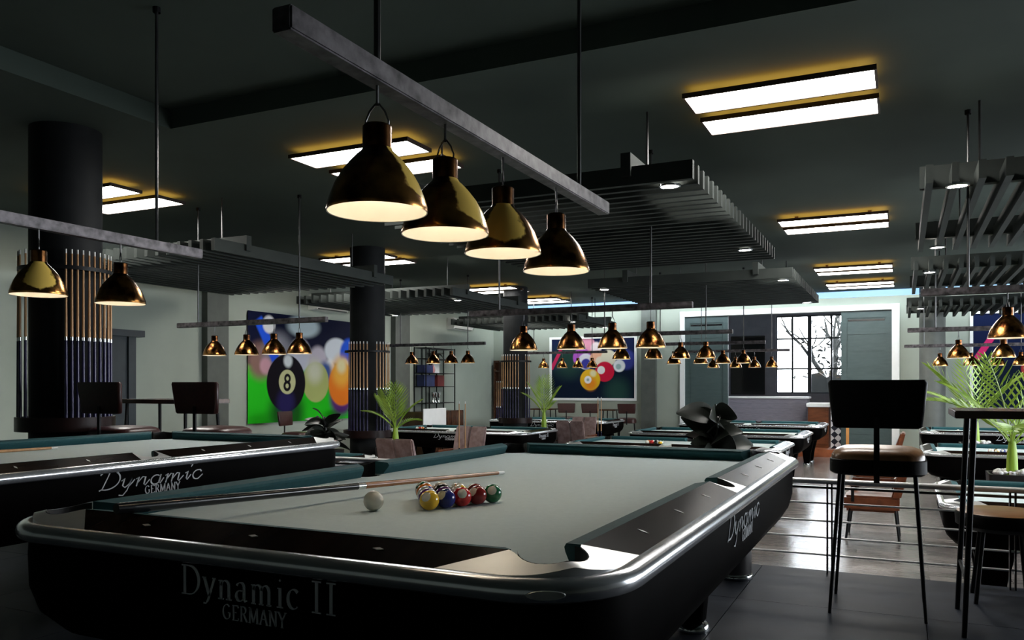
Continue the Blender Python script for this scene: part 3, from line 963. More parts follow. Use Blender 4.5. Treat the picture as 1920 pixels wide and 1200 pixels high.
T1 = (-1.24, 2.69)
T2 = (-3.86, 2.69)
tab1 = make_table('large pool table in the foreground with Dynamic II on its end', (T1[0], T1[1], 0), 0, True)
end_logo(tab1, -1, True)
side_logo(tab1, 1, True)
tab2 = make_table('pool table at the left edge with white Dynamic script along its side', (T2[0], T2[1], 0), 0, True)
side_logo(tab2, 1, True)
# the hall tables are turned a quarter: script side towards the camera, serif end to the right
proto = make_table('pool table on the lower floor right behind the foreground table', (-2.82, 6.85, LF), R(90), False)
side_logo(proto, -1, False)
end_logo(proto, -1, False, 'logo_silver')
for (x, y, lb) in [(-6.66, 6.85, 'pool table on the lower floor glimpsed behind the left table'),
                   (-2.78, 11.2, 'pool table with racked balls just past the dark broad-leaved plant'),
                   (-2.82, 14.2, 'middle rear pool table, third counting back from the platform'),
                   (-2.84, 17.75, 'pool table nearest the entrance counter'),
                   (-7.08, 13.1, 'pool table behind the left leather chairs and round table'),
                   (-7.25, 17.6, 'farthest left pool table below the framed poster'),
                   (1.66, 6.85, 'pool table just past the railing at the right edge'),
                   (1.64, 11.55, 'pool table behind the large palm on the right'),
                   (1.70, 16.4, 'farthest pool table on the right near the grey column')]:
    dup(proto, (x, y, LF), R(90), lb)

# ------------------------------------------------------------------ balls and cues
BALLC = {1: (0.75, 0.45, 0.03), 2: (0.02, 0.03, 0.18), 3: (0.50, 0.02, 0.02), 4: (0.12, 0.03, 0.16), 5: (0.65, 0.17, 0.02), 6: (0.01, 0.13, 0.05), 7: (0.22, 0.02, 0.02), 8: (0.006, 0.006, 0.006)}
CN = {1: 'yellow', 2: 'dark blue', 3: 'red', 4: 'purple', 5: 'orange', 6: 'green', 7: 'maroon', 8: 'black'}
def ball_mat(n):
    m, nt, b = _nt('ball_%d' % n)
    b.inputs['Roughness'].default_value = 0.08
    L = nt.links
    tc = nt.nodes.new('ShaderNodeTexCoord')
    sp = nt.nodes.new('ShaderNodeSeparateXYZ')
    L.new(tc.outputs['Object'], sp.inputs[0])
    white = (0.72, 0.70, 0.62, 1)
    if n == 0:
        b.inputs['Base Color'].default_value = white
        return
    c = rgba(BALLC[(n - 1) % 8 + 1])
    cmb = nt.nodes.new('ShaderNodeMix')
    cmb.data_type = 'RGBA'
    if n > 8:                                           # stripe: coloured belt round a white ball
        ab = nt.nodes.new('ShaderNodeMath')
        ab.operation = 'ABSOLUTE'
        L.new(sp.outputs['Z'], ab.inputs[0])
        lt = nt.nodes.new('ShaderNodeMath')
        lt.operation = 'LESS_THAN'
        L.new(ab.outputs[0], lt.inputs[0])
        lt.inputs[1].default_value = 0.0155
        L.new(lt.outputs[0], cmb.inputs['Factor'])
        cmb.inputs[6].default_value = white
        cmb.inputs[7].default_value = c
    else:
        cmb.inputs['Factor'].default_value = 1.0
        cmb.inputs[7].default_value = c
    gt = nt.nodes.new('ShaderNodeMath')                 # white number spot at local +X
    gt.operation = 'GREATER_THAN'
    L.new(sp.outputs['X'], gt.inputs[0])
    gt.inputs[1].default_value = 0.0245
    m2 = nt.nodes.new('ShaderNodeMix')
    m2.data_type = 'RGBA'
    L.new(gt.outputs[0], m2.inputs['Factor'])
    L.new(cmb.outputs[2], m2.inputs[6])
    m2.inputs[7].default_value = white
    L.new(m2.outputs[2], b.inputs['Base Color'])
BR = 0.0286
ball_me = {}
def ball(n, x, y, z, rot, label, group):
    if n not in ball_me:
        ball_mat(n)
        mb = MB()
        mb.lathe([(0.0003, -BR)] + [(BR * math.sin(PI * i / 14), -BR * math.cos(PI * i / 14)) for i in range(1, 14)] + [(0.0003, BR)], 20)
        o = mb.build('pool_ball', 'ball_%d' % n, smooth=80)
        ball_me[n] = o.data
    else:
        o = bpy.data.objects.new('pool_ball', ball_me[n])
        col.objects.link(o)
    o.location = (x, y, z + BR)
    o.rotation_euler = rot
    tag(o, label, 'ball', group)
    return o
ball(0, -1.36, 1.935, 0.775, (0, 0, 0), 'white cue ball alone on the foreground table', None)
u = Vector((0.098, 0.212)).normalized()                  # along the row that faces the camera
v = Vector((-u.y, u.x))
order = [1, 2, 3, 7, 6, 12, 4, 9, 15, 10, 8, 13, 5, 11, 14]
where = ['front row', 'second row', 'third row', 'fourth row', 'back corner']
k = 0
rnd = random.Random(7)
for r_ in range(5):
    for q in range(5 - r_):
        p = Vector((-1.222, 2.012)) + u * (q + r_ * 0.5) * 0.0575 + v * r_ * 0.0498
        n = order[k]
        k += 1
        nm = CN[(n - 1) % 8 + 1]
        kind_ = ('%s striped ball' % nm) if n > 8 else ('solid %s ball' % nm)
        rot = (0, R(-30), R(-70 + rnd.uniform(-40, 40))) if r_ == 0 else (rnd.uniform(-1, 1), rnd.uniform(-1, 1), rnd.uniform(-3, 3))
        ball(n, p.x, p.y, 0.775, rot, '%s in the %s of the foreground rack' % (kind_, where[r_]), 'racked balls on the foreground table')
def small_rack(cx, cy, z, n, names, group, place):
    rr = random.Random(int(cx * 100))
    for i in range(n):
        nn = names[i % len(names)]
        x_ = cx + (i % 4) * 0.062 + rr.uniform(0, 0.004)
        y_ = cy + (i // 4) * 0.062
        nm = 'white cue' if nn == 0 else CN[(nn - 1) % 8 + 1] + (' striped' if nn > 8 else ' solid')
        ball(nn, x_, y_, z, (rr.uniform(-1, 1), rr.uniform(-1, 1), rr.uniform(-3, 3)), '%s ball %s' % (nm, place), group)
small_rack(-3.20, 11.05, LF + 0.775, 8, [0, 3, 8, 9, 5, 11, 12, 6], 'balls on the table past the dark plant', 'on the table past the dark plant')
small_rack(-8.1, 12.9, LF + 0.775, 6, [0, 3, 13, 8, 7, 9], 'balls on the table behind the leather chairs', 'on the table behind the leather chairs')
small_rack(0.95, 11.3, LF + 0.775, 6, [0, 9, 2, 13, 11, 8], 'balls on the table behind the large palm', 'on the table behind the large palm')
ball(0, 0.86, 16.1, LF + 0.775, (0, 0, 0), 'white ball left of a pair on the farthest right table', None)
ball(9, 1.12, 16.1, LF + 0.775, (0.4, 0.2, 0), 'yellow striped ball on the farthest right table', None)

def make_cue(label, p0, p1, group=None, butt='cue_black', shaft='cue_wood', loc=None):
    """p0 butt end, p1 tip, in world space; parented to an Empty at the butt"""
    p0, p1 = Vector(p0), Vector(p1)
    t = thing('pool_cue', label, 'pool cue', p0, 0, group)
    d = p1 - p0
    def seg(a, b, ra, rb, nm, m):
        MB().tube([d * a, d * b], [ra, rb], 10).build(nm, m, t, smooth=50)
    seg(0.0, 0.025, 0.0135, 0.0145, 'bumper', 'cue_black')
    seg(0.025, 0.49, 0.0145, 0.0110, 'butt', butt)
    seg(0.49, 0.51, 0.0115, 0.0112, 'joint', 'chrome')
    seg(0.51, 0.975, 0.0105, 0.0070, 'shaft', shaft)
    seg(0.975, 1.0, 0.0070, 0.0066, 'tip', 'white_plastic')
    return t
make_cue('long dark-butted cue lying across the foreground table', (-1.66, 1.33, 0.843), (-1.44, 2.94, 0.785), None, 'cue_black', 'cue_wood_dark')
make_cue('wooden cue lying on the table at the left edge', (-4.34, 1.65, 0.789), (-4.285, 3.05, 0.785), None, 'cue_black', 'cue_wood')

# cue racks round the columns
cue_proto = None
def rack(cx, cy, r, z, angs, label, where_, cue_l=1.36):
    t = thing('cue_rack', label, 'cue rack', (cx, cy, z), 0, 'cue racks fixed round the black columns')
    r0, r1 = r + 0.002, r + 0.095
    ring = [(r0, 0.0), (r1, 0.0), (r1, 0.11), (r1 - 0.02, 0.11), (r1 - 0.02, 0.03), (r0, 0.03)]
    MB().lathe(ring, 36).build('tray', 'rack_wood', t, smooth=30)
    MB().lathe([(r0, cue_l * 0.97 - 0.08), (r1 - 0.02, cue_l * 0.97 - 0.08), (r1 - 0.02, cue_l * 0.97 - 0.05), (r0, cue_l * 0.97 - 0.05)], 36).build('holder_ring', 'black_metal', t, smooth=30)
    global cue_proto
    cx0 = math.atan2(-cy, -cx)                          # direction towards the camera
    for i, a in enumerate(angs):
        ang = cx0 + R(a)
        rr_ = r + 0.065
        p = Vector((cx + rr_ * math.cos(ang), cy + rr_ * math.sin(ang), z + 0.031))
        lb = 'upright cue, %s from the left on the %s' % (ORD[i], where_)
        if cue_proto is None:
            q = make_cue(lb, p, p + Vector((0, 0, cue_l)), 'cues standing in the column racks', 'cue_navy', 'cue_wood')
            cue_proto = q
        else:
            dup(cue_proto, p, 0, lb, 'cues standing in the column racks')
rack(C1[0], C1[1], 0.26, 0.78, [-88, -72, -56, 0, 7, 14, 21, 29, 37, 46, 55, 65, 76], 'cue rack round the column nearest the camera', 'near column')
rack(C2[0], C2[1], 0.255, LF + 0.83, [-55, -46, -37, -28, -19, -10, -1, 24, 34, 44, 54, 64, 75], 'cue rack round the column beside the green poster', 'column beside the green poster')
rack(C3[0], C3[1], 0.25, LF + 0.83, [-60, -50, -40, -30, -20, -10, 0, 10, 40, 52, 64], 'cue rack round the column behind the far palm', 'column behind the far palm')

# ------------------------------------------------------------------ pendant lamps on steel bars
lamp = thing('pendant_lamp', 'x', 'pendant lamp', (0, 0, 0), 0, 'copper pendant lamps hung over the pool tables')
outer = [(0.1285, 0.0), (0.1295, 0.004), (0.1275, 0.016), (0.120, 0.040), (0.108, 0.070), (0.091, 0.100), (0.070, 0.127), (0.052, 0.146), (0.041, 0.156), (0.0375, 0.163)]
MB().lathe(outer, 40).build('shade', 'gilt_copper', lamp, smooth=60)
MB().lathe([(0.1285, 0.0), (0.1255, 0.001), (0.1245, 0.016), (0.117, 0.040), (0.105, 0.070), (0.088, 0.098), (0.066, 0.123), (0.045, 0.142), (0.0, 0.143)], 40).build('reflector', 'reflector', lamp, smooth=60)
nk = MB().lathe([(0.0375, 0.163), (0.0375, 0.218), (0.033, 0.223), (0.0, 0.224)], 28).build('neck', 'dark_copper', lamp, smooth=40)
MB().lathe([(0.0001, 0.062), (0.016, 0.068), (0.021, 0.082), (0.016, 0.100), (0.010, 0.118), (0.0, 0.118)], 10).build('bulb', 'bulb_light', lamp, smooth=60)
for s in (-1, 1):
    MB().tube([(s * 0.028, 0, 0.215), (s * 0.030, 0, 0.233), (s * 0.020, 0, 0.258), (s * 0.004, 0, 0.278)], 0.0028, 6).build('hanger', 'wire_steel', lamp)
MB().tube([(0, 0, 0.272), (0, 0, 0.325)], 0.0042, 6).build('cord', 'wire_steel', lamp)
LAMP_USED = [False]
OFFS = (-0.70, -0.355, 0.03, 0.50)
def lamp_bar(cx, cy, rim_z, rz, ceil_z, bar_label, lamp_place, which=(0, 1, 2, 3), half=1.06, rods=(-0.70, 0.75), turn=None, order=None):
    """bar along local Y; rz turns it"""
    bz = rim_z + 0.325
    t = thing('lamp_bar', bar_label, 'lamp bar', (cx, cy, bz), rz, 'steel bars that carry the pendant lamps')
    hb = 0.0275
    MB().box(-hb, hb, -half, half, 0, 2 * hb).build('bar', 'bar_steel', t, bevel=0.004)
    for yy in rods:
        MB().tube([(0, yy, 2 * hb), (0, yy, ceil_z - bz)], 0.009, 8).build('rod', 'rod_steel', t)
        MB().lathe([(0.022, ceil_z - bz - 0.03), (0.022, ceil_z - bz), (0, ceil_z - bz)], 12, (0, yy, 0)).build('ceiling_cap', 'black_metal', t)
    names = order or ('first', 'second', 'third', 'fourth')
    for i in which:
        oy = OFFS[i]
        p = Vector((cx - math.sin(rz) * oy, cy + math.cos(rz) * oy, rim_z))
        lb = 'copper pendant lamp, %s %s' % (names[i], lamp_place)
        ang = R(turn[i]) if turn else R(75 + (37 * i + 17 * len(lamp_place)) % 85)
        if not LAMP_USED[0]:
            LAMP_USED[0] = True
            lamp.location = p
            lamp.rotation_euler = (0, 0, ang)
            lamp['label'] = lb
        else:
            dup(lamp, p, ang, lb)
BACKW = ('fourth', 'third', 'second', 'first')
lamp_bar(-1.215, 2.445, 1.575, 0, RECESS, 'thick steel bar over the foreground table', 'from the near end over the foreground table', turn=(22, -4, -62, 120))
lamp_bar(T2[0], 2.62, 1.58, 0, RECESS, 'steel bar over the table at the left edge', 'from the near end over the left edge table', which=(2, 3), rods=(-0.70, 0.74), turn=(0, 0, -32, 150))
lamp_bar(-6.46, 6.85, 1.472, R(90), CEIL, 'steel bar in front of the green poster', 'from the left in front of the green poster', order=BACKW)
lamp_bar(-2.65, 6.85, 1.460, R(90), CEIL, 'steel bar behind the foreground lamps, nearest of the rear bars', 'from the left on the nearest rear bar', order=BACKW)
lamp_bar(-3.12, 11.2, 1.512, R(90), CEIL, 'steel bar over the table past the dark plant', 'from the left over the table past the dark plant', order=BACKW)
lamp_bar(-3.15, 14.3, 1.522, R(90), CEIL, 'steel bar over the middle rear table', 'from the left over the middle rear table', order=BACKW)
lamp_bar(-3.15, 17.6, 1.520, R(90), CEIL, 'steel bar over the table nearest the entrance', 'from the left over the table nearest the entrance', order=BACKW)
lamp_bar(-7.84, 13.1, 1.550, R(90), CEIL, 'steel bar in front of the wire shelf', 'from the left in front of the wire shelf', order=BACKW)
lamp_bar(-7.08, 17.6, 1.553, R(90), CEIL, 'steel bar in front of the framed ball poster', 'from the left in front of the framed ball poster', order=BACKW)
lamp_bar(1.18, 6.85, 1.475, R(90), CEIL, 'steel bar over the table past the railing', 'from the left over the table past the railing', order=BACKW)
lamp_bar(1.11, 11.3, 1.470, R(90), CEIL, 'steel bar over the table behind the large palm', 'from the left over the table behind the large palm', order=BACKW)
lamp_bar(1.08, 16.0, 1.478, R(90), CEIL, 'steel bar over the farthest right table', 'from the left over the farthest right table', order=BACKW)

# ------------------------------------------------------------------ bar stools and bar tables
def make_stool(label, loc, rz, leather='black_leather', seat='seat_wood'):
    """backrest on the local -Y side"""
    t = thing('bar_stool', label, 'stool', loc, rz, 'bar stools with square padded backs')
    a = MB()
    a.loft([rrect(0.214, 0.209, 0.11, 0.762, 6), rrect(0.214, 0.209, 0.11, 0.785, 6), rrect(0.200, 0.195, 0.105, 0.806, 6), rrect(0.165, 0.16, 0.09, 0.820, 6), rrect(0.08, 0.075, 0.05, 0.827, 6)])
    a.build('seat', seat, t, smooth=60)
    a = MB()
    a.loft([rrect(0.205, 0.20, 0.105, 0.690, 6), rrect(0.222, 0.217, 0.115, 0.702, 6), rrect(0.222, 0.217, 0.115, 0.764, 6), rrect(0.214, 0.209, 0.11, 0.768, 6)])
    a.build('seat_shell', leather, t, smooth=50)
    a = MB()
    def back(z, hw, y):
        return rrect(hw, 0.020, 0.019, z, 4, 0, y)
    a.loft([back(0.925, 0.185, -0.205), back(0.935, 0.200, -0.205), back(1.02, 0.210, -0.213), back(1.145, 0.222, -0.226), back(1.160, 0.212, -0.228)])
    a.build('backrest', leather, t, smooth=50)
    MB().box(-0.013, 0.013, -0.235, -0.222, 0.66, 0.98).build('back_post', 'black_metal', t)
    for sx in (-1, 1):
        for sy in (-1, 1):
            MB().tube([(sx * 0.170, sy * 0.165, 0.70), (sx * 0.215, sy * 0.210, 0.0)], [0.010, 0.008], 8).build('leg', 'black_metal', t, smooth=50)
    return t
st = make_stool('bar stool with black square back beside the railing, largest in view', (-0.115, 4.575, 0), 0)
st_m = make_stool('bar stool with square back beside the near column cues', (-5.40, 4.40, 0), R(2), 'maroon_leather', 'maroon_leather')
dup(st_m, (-4.73, 4.68, 0), R(2), 'bar stool with square back right of the left bar table')
dup(st_m, (-9.05, 10.7, LF), R(-80), 'small maroon stool below the black eight ball of the poster')
dup(st_m, (-9.05, 12.6, LF), R(-80), 'small maroon stool below the orange ball of the poster')
for (x, lb) in ((-7.52, 'leftmost dark stool below the framed ball poster'), (-6.9, 'middle dark stool below the framed ball poster'), (-5.98, 'rightmost dark stool below the framed ball poster')):
    dup(st_m, (x, 18.95, LF), R(15), lb)
def bar_table(label, loc, hx, hy, group='tall narrow bar tables'):
    t = thing('bar_table', label, 'bar table', loc, 0, group)
    MB().box(-hx, hx, -hy, hy, 0.985, 1.02).build('top', 'table_wood', t, bevel=0.004)
    for sx in (-1, 1):
        for sy in (-1, 1):
            MB().tube([(sx * (hx - 0.08), sy * (hy - 0.07), 0.985), (sx * (hx - 0.04), sy * (hy - 0.03), 0)], [0.014, 0.012], 8).build('leg', 'black_metal', t)
        MB().tube([(sx * (hx - 0.05), -hy + 0.04, 0.25), (sx * (hx - 0.05), hy - 0.04, 0.25)], 0.009, 6).build('stretcher', 'black_metal', t)
    return t
bar_table('bar table at the right edge with thin black legs', (0.83, 4.46, 0), 0.62, 0.29)
bar_table('bar table between the two stools on the left', (-5.64, 5.07, 0), 0.42, 0.24)
bar_table('bar table below the framed ball poster, left one', (-8.15, 19.0, LF), 0.30, 0.24)
bar_table('bar table below the framed ball poster, right one', (-6.44, 19.05, LF), 0.20, 0.22)
# low round stool under the right bar table
t = thing('round_stool', 'low round stool with brown wooden top behind the right bar table', 'stool', (0.47, 5.0, 0))
MB().lathe([(0.0, 0.475), (0.20, 0.475), (0.212, 0.468)], 36).build('seat', 'seat_wood', t, smooth=40)
MB().lathe([(0.212, 0.468), (0.220, 0.455), (0.216, 0.40), (0.17, 0.375), (0.0, 0.375)], 36).build('seat_shell', 'black_leather', t, smooth=40)
for a in (45, 135, 225, 315):
    MB().tube([(0.13 * math.cos(R(a)), 0.13 * math.sin(R(a)), 0.38), (0.18 * math.cos(R(a)), 0.18 * math.sin(R(a)), 0)], 0.011, 8).build('leg', 'black_metal', t)
# short steel cylinder standing behind the foreground table
t = thing('waste_bin', 'grey steel cylinder with chrome base ring behind the foreground table', 'bin', (-0.895, 4.93, 0))
MB().lathe([(0.0, 0.03), (0.095, 0.03), (0.095, 0.46), (0.088, 0.47), (0.084, 0.46), (0.084, 0.10), (0, 0.10)], 32).build('body', 'grey_bin', t, smooth=40)
MB().lathe([(0.0, 0.0), (0.102, 0.0), (0.106, 0.012), (0.104, 0.028), (0.096, 0.034)], 32).build('base_ring', 'chrome', t, smooth=50)

# ------------------------------------------------------------------ railing along the platform edge
t = thing('railing', 'low steel railing with four thin bars along the platform edge', 'railing', (0, EDGE - 0.06, 0))
MB().tube([(-4.6, 0, 0.552), (4.0, 0, 0.552)], 0.017, 10).build('handrail', 'bright_steel', t, smooth=60)
MB().box(-4.6, 4.0, -0.012, 0.012, 0.508, 0.522).build('under_rail', 'rod_steel', t)
for k, z in enumerate((0.42, 0.312, 0.212, 0.107)):
    MB().tube([(-4.6, 0, z), (4.0, 0, z)], 0.0065, 6).build('bar', 'bright_steel', t)
for x in (-4.6, -3.4, -2.2, -1.35, -0.40, 0.55, 1.6, 2.8, 4.0):
    for dx in (-0.013, 0.013):
        MB().box(x + dx - 0.004, x + dx + 0.004, -0.02, 0.02, 0, 0.54).build('post', 'black_metal', t)

# ------------------------------------------------------------------ leather chairs and round cue tables
def make_chair(label, loc, rz, leather='brown_leather', inner='brown_leather'):
    """faces local +Y"""
    t = thing('lounge_chair', label, 'chair', loc, rz, 'brown leather lounge chairs on the lower floor')
    MB().box(-0.27, 0.27, -0.25, 0.27, 0.30, 0.46).build('seat', leather, t, bevel=0.025, smooth=50)
    for s in (-1, 1):
        a = MB()
        x0, x1 = (-0.265, -0.008) if s < 0 else (0.008, 0.265)
        def sec(z, y, d):
            return [(x0, y, z), (x1, y, z), (x1, y + d, z), (x0, y + d, z)]
        a.loft([sec(0.44, -0.26, 0.09), sec(0.70, -0.325, 0.085), sec(0.94, -0.385, 0.06)])
        a.build('back_cushion', inner, t, bevel=0.015, smooth=50)
    for sx in (-1, 1):
        for sy in (-1, 1):
            MB().tube([(sx * 0.23, sy * 0.21, 0.34), (sx * 0.25, sy * 0.25, 0.0)], [0.018, 0.013], 6).build('leg', 'black_metal', t)
        MB().box(sx * 0.285 - 0.02, sx * 0.285 + 0.02, -0.27, 0.22, 0.56, 0.59).build('armrest', leather, t, bevel=0.008)
        MB().box(sx * 0.285 - 0.012, sx * 0.285 + 0.012, 0.17, 0.20, 0.40, 0.56).build('arm_post', 'black_metal', t)
    return t
ch = make_chair('brown leather chair seen through the railing', (-0.28, 9.35, LF), R(90))
dup(ch, (-0.35, 12.6, LF), R(90), 'maroon leather chair farther behind the railing')
cm = make_chair('mauve leather chair with split back behind the foreground cue', (-5.58, 8.72, LF), 0, 'brown_leather', 'mauve_leather')
dup(cm, (-6.2, 11.15, LF), R(180), 'mauve leather chair facing the camera across the left round table')
dup(cm, (-5.5, 14.32, LF), 0, 'mauve leather chair with split back beside the far palm')
dup(cm, (-6.0, 15.75, LF), R(180), 'mauve leather chair facing the camera beyond the far palm')
def cue_table(label, loc, cues, cue_label):
    t = thing('round_table', label, 'table', loc, 0, 'round brown tables holding upright cues')
    MB().lathe([(0.0, 0.55), (0.29, 0.55), (0.30, 0.565), (0.29, 0.585), (0.0, 0.585)], 36).build('top', 'seat_wood', t, smooth=40)
    MB().lathe([(0.0, 0.0), (0.22, 0.0), (0.21, 0.02), (0.04, 0.035), (0.035, 0.55), (0, 0.55)], 24).build('pedestal', 'black_metal', t, smooth=40)
    for i, dx in enumerate(cues):
        dup(cue_proto, (loc[0] + dx, loc[1] + 0.32, loc[2] + 0.002), 0, cue_label % ('left' if i == 0 else 'right'), 'cues standing by the round tables')
cue_table('round brown table between the left leather chairs', (-5.72, 9.95, LF), (-0.02, 0.08), 'upright cue by the left round table, %s one')
cue_table('round brown table beside the far palm chairs', (-5.42, 15.05, LF), (-0.03, 0.04), 'upright cue by the far round table, %s one')

# ------------------------------------------------------------------ plants
def planter(t, w_, h_):
    a = MB()
    a.loft([rrect(w_ * 0.8, w_ * 0.8, 0.03, 0, 3), rrect(w_, w_, 0.03, h_, 3), rrect(w_ - 0.02, w_ - 0.02, 0.02, h_, 3), rrect(w_ - 0.02, w_ - 0.02, 0.02, h_ - 0.03, 3)])
    a.build('planter', 'planter', t, smooth=30)
def palm(label, loc, h_pot, stem_h, fronds, seed, lw=0.0075, NL=12):
    """fronds: (azimuth deg, tilt deg, length m, leaflet share)"""
    rr = random.Random(seed)
    t = thing('palm_plant', label, 'plant', loc, 0, 'potted palms standing between the tables')
    planter(t, 0.21, h_pot)
    pb = MB()
    for i in range(46):
        a, q = rr.uniform(0, 2 * PI), 0.16 * math.sqrt(rr.random())
        s = rr.uniform(0.018, 0.034)
        pb.lathe([(0.001, -s * 0.7), (s * 0.8, -s * 0.4), (s, 0), (s * 0.8, s * 0.4), (0.001, s * 0.7)], 7, (q * math.cos(a), q * math.sin(a), h_pot + rr.uniform(0.0, 0.025)))
    p = pb.build('pebbles', 'pebble', t, smooth=80)
    p['kind'] = 'stuff'
    base = h_pot + 0.01
    MB().tube([(0, 0, base - 0.05), (0.0, 0, base + stem_h * 0.5), (0.0, 0, base + stem_h)], [0.052, 0.046, 0.030], 12).build('stem', 'stem_green', t, smooth=60)
    for (azd, tl, ln, share) in fronds:
        az = R(azd)
        S = 12
        pts = []
        pos = Vector((0, 0, base + stem_h * 0.85))
        ang = R(tl) * 0.5
        for s in range(S + 1):
            pts.append(pos.copy())
            ang += R(tl) * 0.9 / S
            pos = pos + Vector((math.sin(ang) * math.cos(az), math.sin(ang) * math.sin(az), math.cos(ang))) * ln / S
        fm = MB()
        fm.tube(pts, [0.010 - 0.007 * s / S for s in range(S + 1)], 5)
        side = Vector((-math.sin(az), math.cos(az), 0))
        for s in range(NL):
            f = 0.22 + 0.78 * s / (NL - 1)
            i0 = min(int(f * S), S - 1)
            p0 = pts[i0].lerp(pts[i0 + 1], f * S - i0)
            d = (pts[i0 + 1] - pts[i0]).normalized()
            wl = ln * share * (0.62 + 0.5 * math.sin(PI * f) - 0.25 * f)
            for sgn in (-1, 1):
                q = (d * 1.0 + side * sgn * (1.05 - 0.45 * f) + Vector((0, 0, 0.05))).normalized()
                end = p0 + q * wl
                mid = p0 + q * wl * 0.4
                wn = side.cross(q).cross(q).normalized() if abs(side.dot(q)) < 0.98 else Vector((0, 0, 1))
                wn = (q.cross(Vector((math.cos(az), math.sin(az), 0.3)))).normalized() * lw
                nn = q.cross(wn).normalized() * 0.002
                fm.add([p0, mid + wn, end, mid - wn, p0 + nn, mid + wn + nn, end + nn, mid - wn + nn],
                       [(0, 1, 2, 3), (7, 6, 5, 4), (0, 4, 5, 1), (1, 5, 6, 2), (2, 6, 7, 3), (3, 7, 4, 0)])
        fm.build('frond', 'leaf', t)
    return t
FR = [(-65, 14, 0.62, 0.42), (115, 16, 0.60, 0.42), (-150, 58, 0.50, 0.36), (30, 40, 0.52, 0.38), (-95, 26, 0.58, 0.42), (60, 70, 0.40, 0.36), (170, 34, 0.55, 0.40)]
palm('green palm in front of the column by the green poster', (-6.48, 9.75, LF), 0.72, 0.26, [(q[0], q[1], q[2] * 1.05, q[3] * 1.12) for q in FR], 3, 0.010, 11)
palm('green palm in front of the far black column', (-6.28, 14.6, LF), 0.72, 0.34, [(q[0] + 20, q[1] * 0.8, q[2] * 1.2, q[3]) for q in FR], 5)
palm('large green palm in a pot of white pebbles on the right', (0.95, 9.2, LF), 0.74, 0.30, [(-155, 62, 0.95, 0.34), (25, 60, 0.95, 0.34), (-120, 30, 0.95, 0.36), (60, 34, 0.9, 0.36), (-40, 24, 0.8, 0.36), (-95, 75, 0.7, 0.34), (150, 48, 0.9, 0.34), (5, 85, 0.7, 0.32)], 8, 0.013, 10)
palm('second green palm behind the large right palm', (0.95, 13.55, LF), 0.76, 0.30, [(-150, 40, 1.1, 0.36), (30, 44, 1.0, 0.36), (-70, 20, 1.0, 0.38), (110, 26, 1.0, 0.38), (-120, 66, 0.9, 0.34), (175, 58, 0.9, 0.34)], 11, 0.012, 10)
def leaf_mesh(ln, wd, droop, fold=0.25):
    """broad leaf from the origin along +X, curving down"""
    S, W = 10, 4
    top, bot = [], []
    pos, ang = Vector((0, 0, 0)), 0.0
    for s in range(S + 1):
        f = s / S
        w_ = wd * math.sin(PI * min(0.985, 0.04 + 0.95 * f ** 0.8)) ** 0.8
        for k in range(W + 1):
            q = -1 + 2 * k / W
            top.append((pos.x, q * w_ / 2, pos.z + fold * abs(q) * w_ * 0.5))
            bot.append((pos.x, q * w_ / 2, pos.z + fold * abs(q) * w_ * 0.5 - 0.003))
        ang -= droop / S
        pos = pos + Vector((math.cos(ang), 0, math.sin(ang))) * ln / S
    n = (S + 1) * (W + 1)
    fs = []
    for s in range(S):
        for k in range(W):
            a = s * (W + 1) + k
            fs += [(a, a + 1, a + W + 2, a + W + 1), (n + a + W + 1, n + a + W + 2, n + a + 1, n + a)]
    for k in range(W):
        fs += [(k + 1, k, n + k, n + k + 1), (S * (W + 1) + k, S * (W + 1) + k + 1, n + S * (W + 1) + k + 1, n + S * (W + 1) + k)]
    for s in range(S):
        a, b = s * (W + 1), (s + 1) * (W + 1)
        fs += [(a, b, n + b, n + a), (b + W, a + W, n + a + W, n + b + W)]
    return MB().add(top + bot, fs)
def broad_plant(label, loc, h_pot, n, ln, wd, seed, zspan):
    rr = random.Random(seed)
    t = thing('broadleaf_plant', label, 'plant', loc, 0, 'dark broad-leaved plants in planters')
    planter(t, 0.20, h_pot)
    MB().box(-0.17, 0.17, -0.17, 0.17, h_pot - 0.06, h_pot - 0.03).build('soil', 'soil', t)
    MB().tube([(0, 0, h_pot - 0.05), (0.02, 0, h_pot + zspan * 0.5), (0, 0.01, h_pot + zspan * 0.9)], [0.022, 0.017, 0.010], 8).build('stem', 'dark_leaf', t)
    for i in range(n):
        l_ = leaf_mesh(ln * rr.uniform(0.75, 1.15), wd * rr.uniform(0.8, 1.2), rr.uniform(0.3, 1.1)).build('leaf', 'dark_leaf', t, smooth=60)
        az = 2.4 * i + rr.uniform(-0.3, 0.3)
        z = h_pot + zspan * (0.05 + 0.75 * i / n)
        el = rr.uniform(0.15, 0.9) * (0.6 + 0.7 * i / n)
        l_.location = (0.0, 0.0, z)
        l_.rotation_euler = (rr.uniform(0.5, 1.3) * rr.choice((-1, 1)), -el, az)
    return t
broad_plant('dark glossy plant in front of the black eight ball poster', (-7.25, 9.15, LF), 0.70, 24, 0.36, 0.14, 2, 0.50)
broad_plant('dark broad-leaved plant behind the foreground table far corner', (-1.88, 9.2, LF), 0.66, 22, 0.40, 0.26, 6, 0.80)

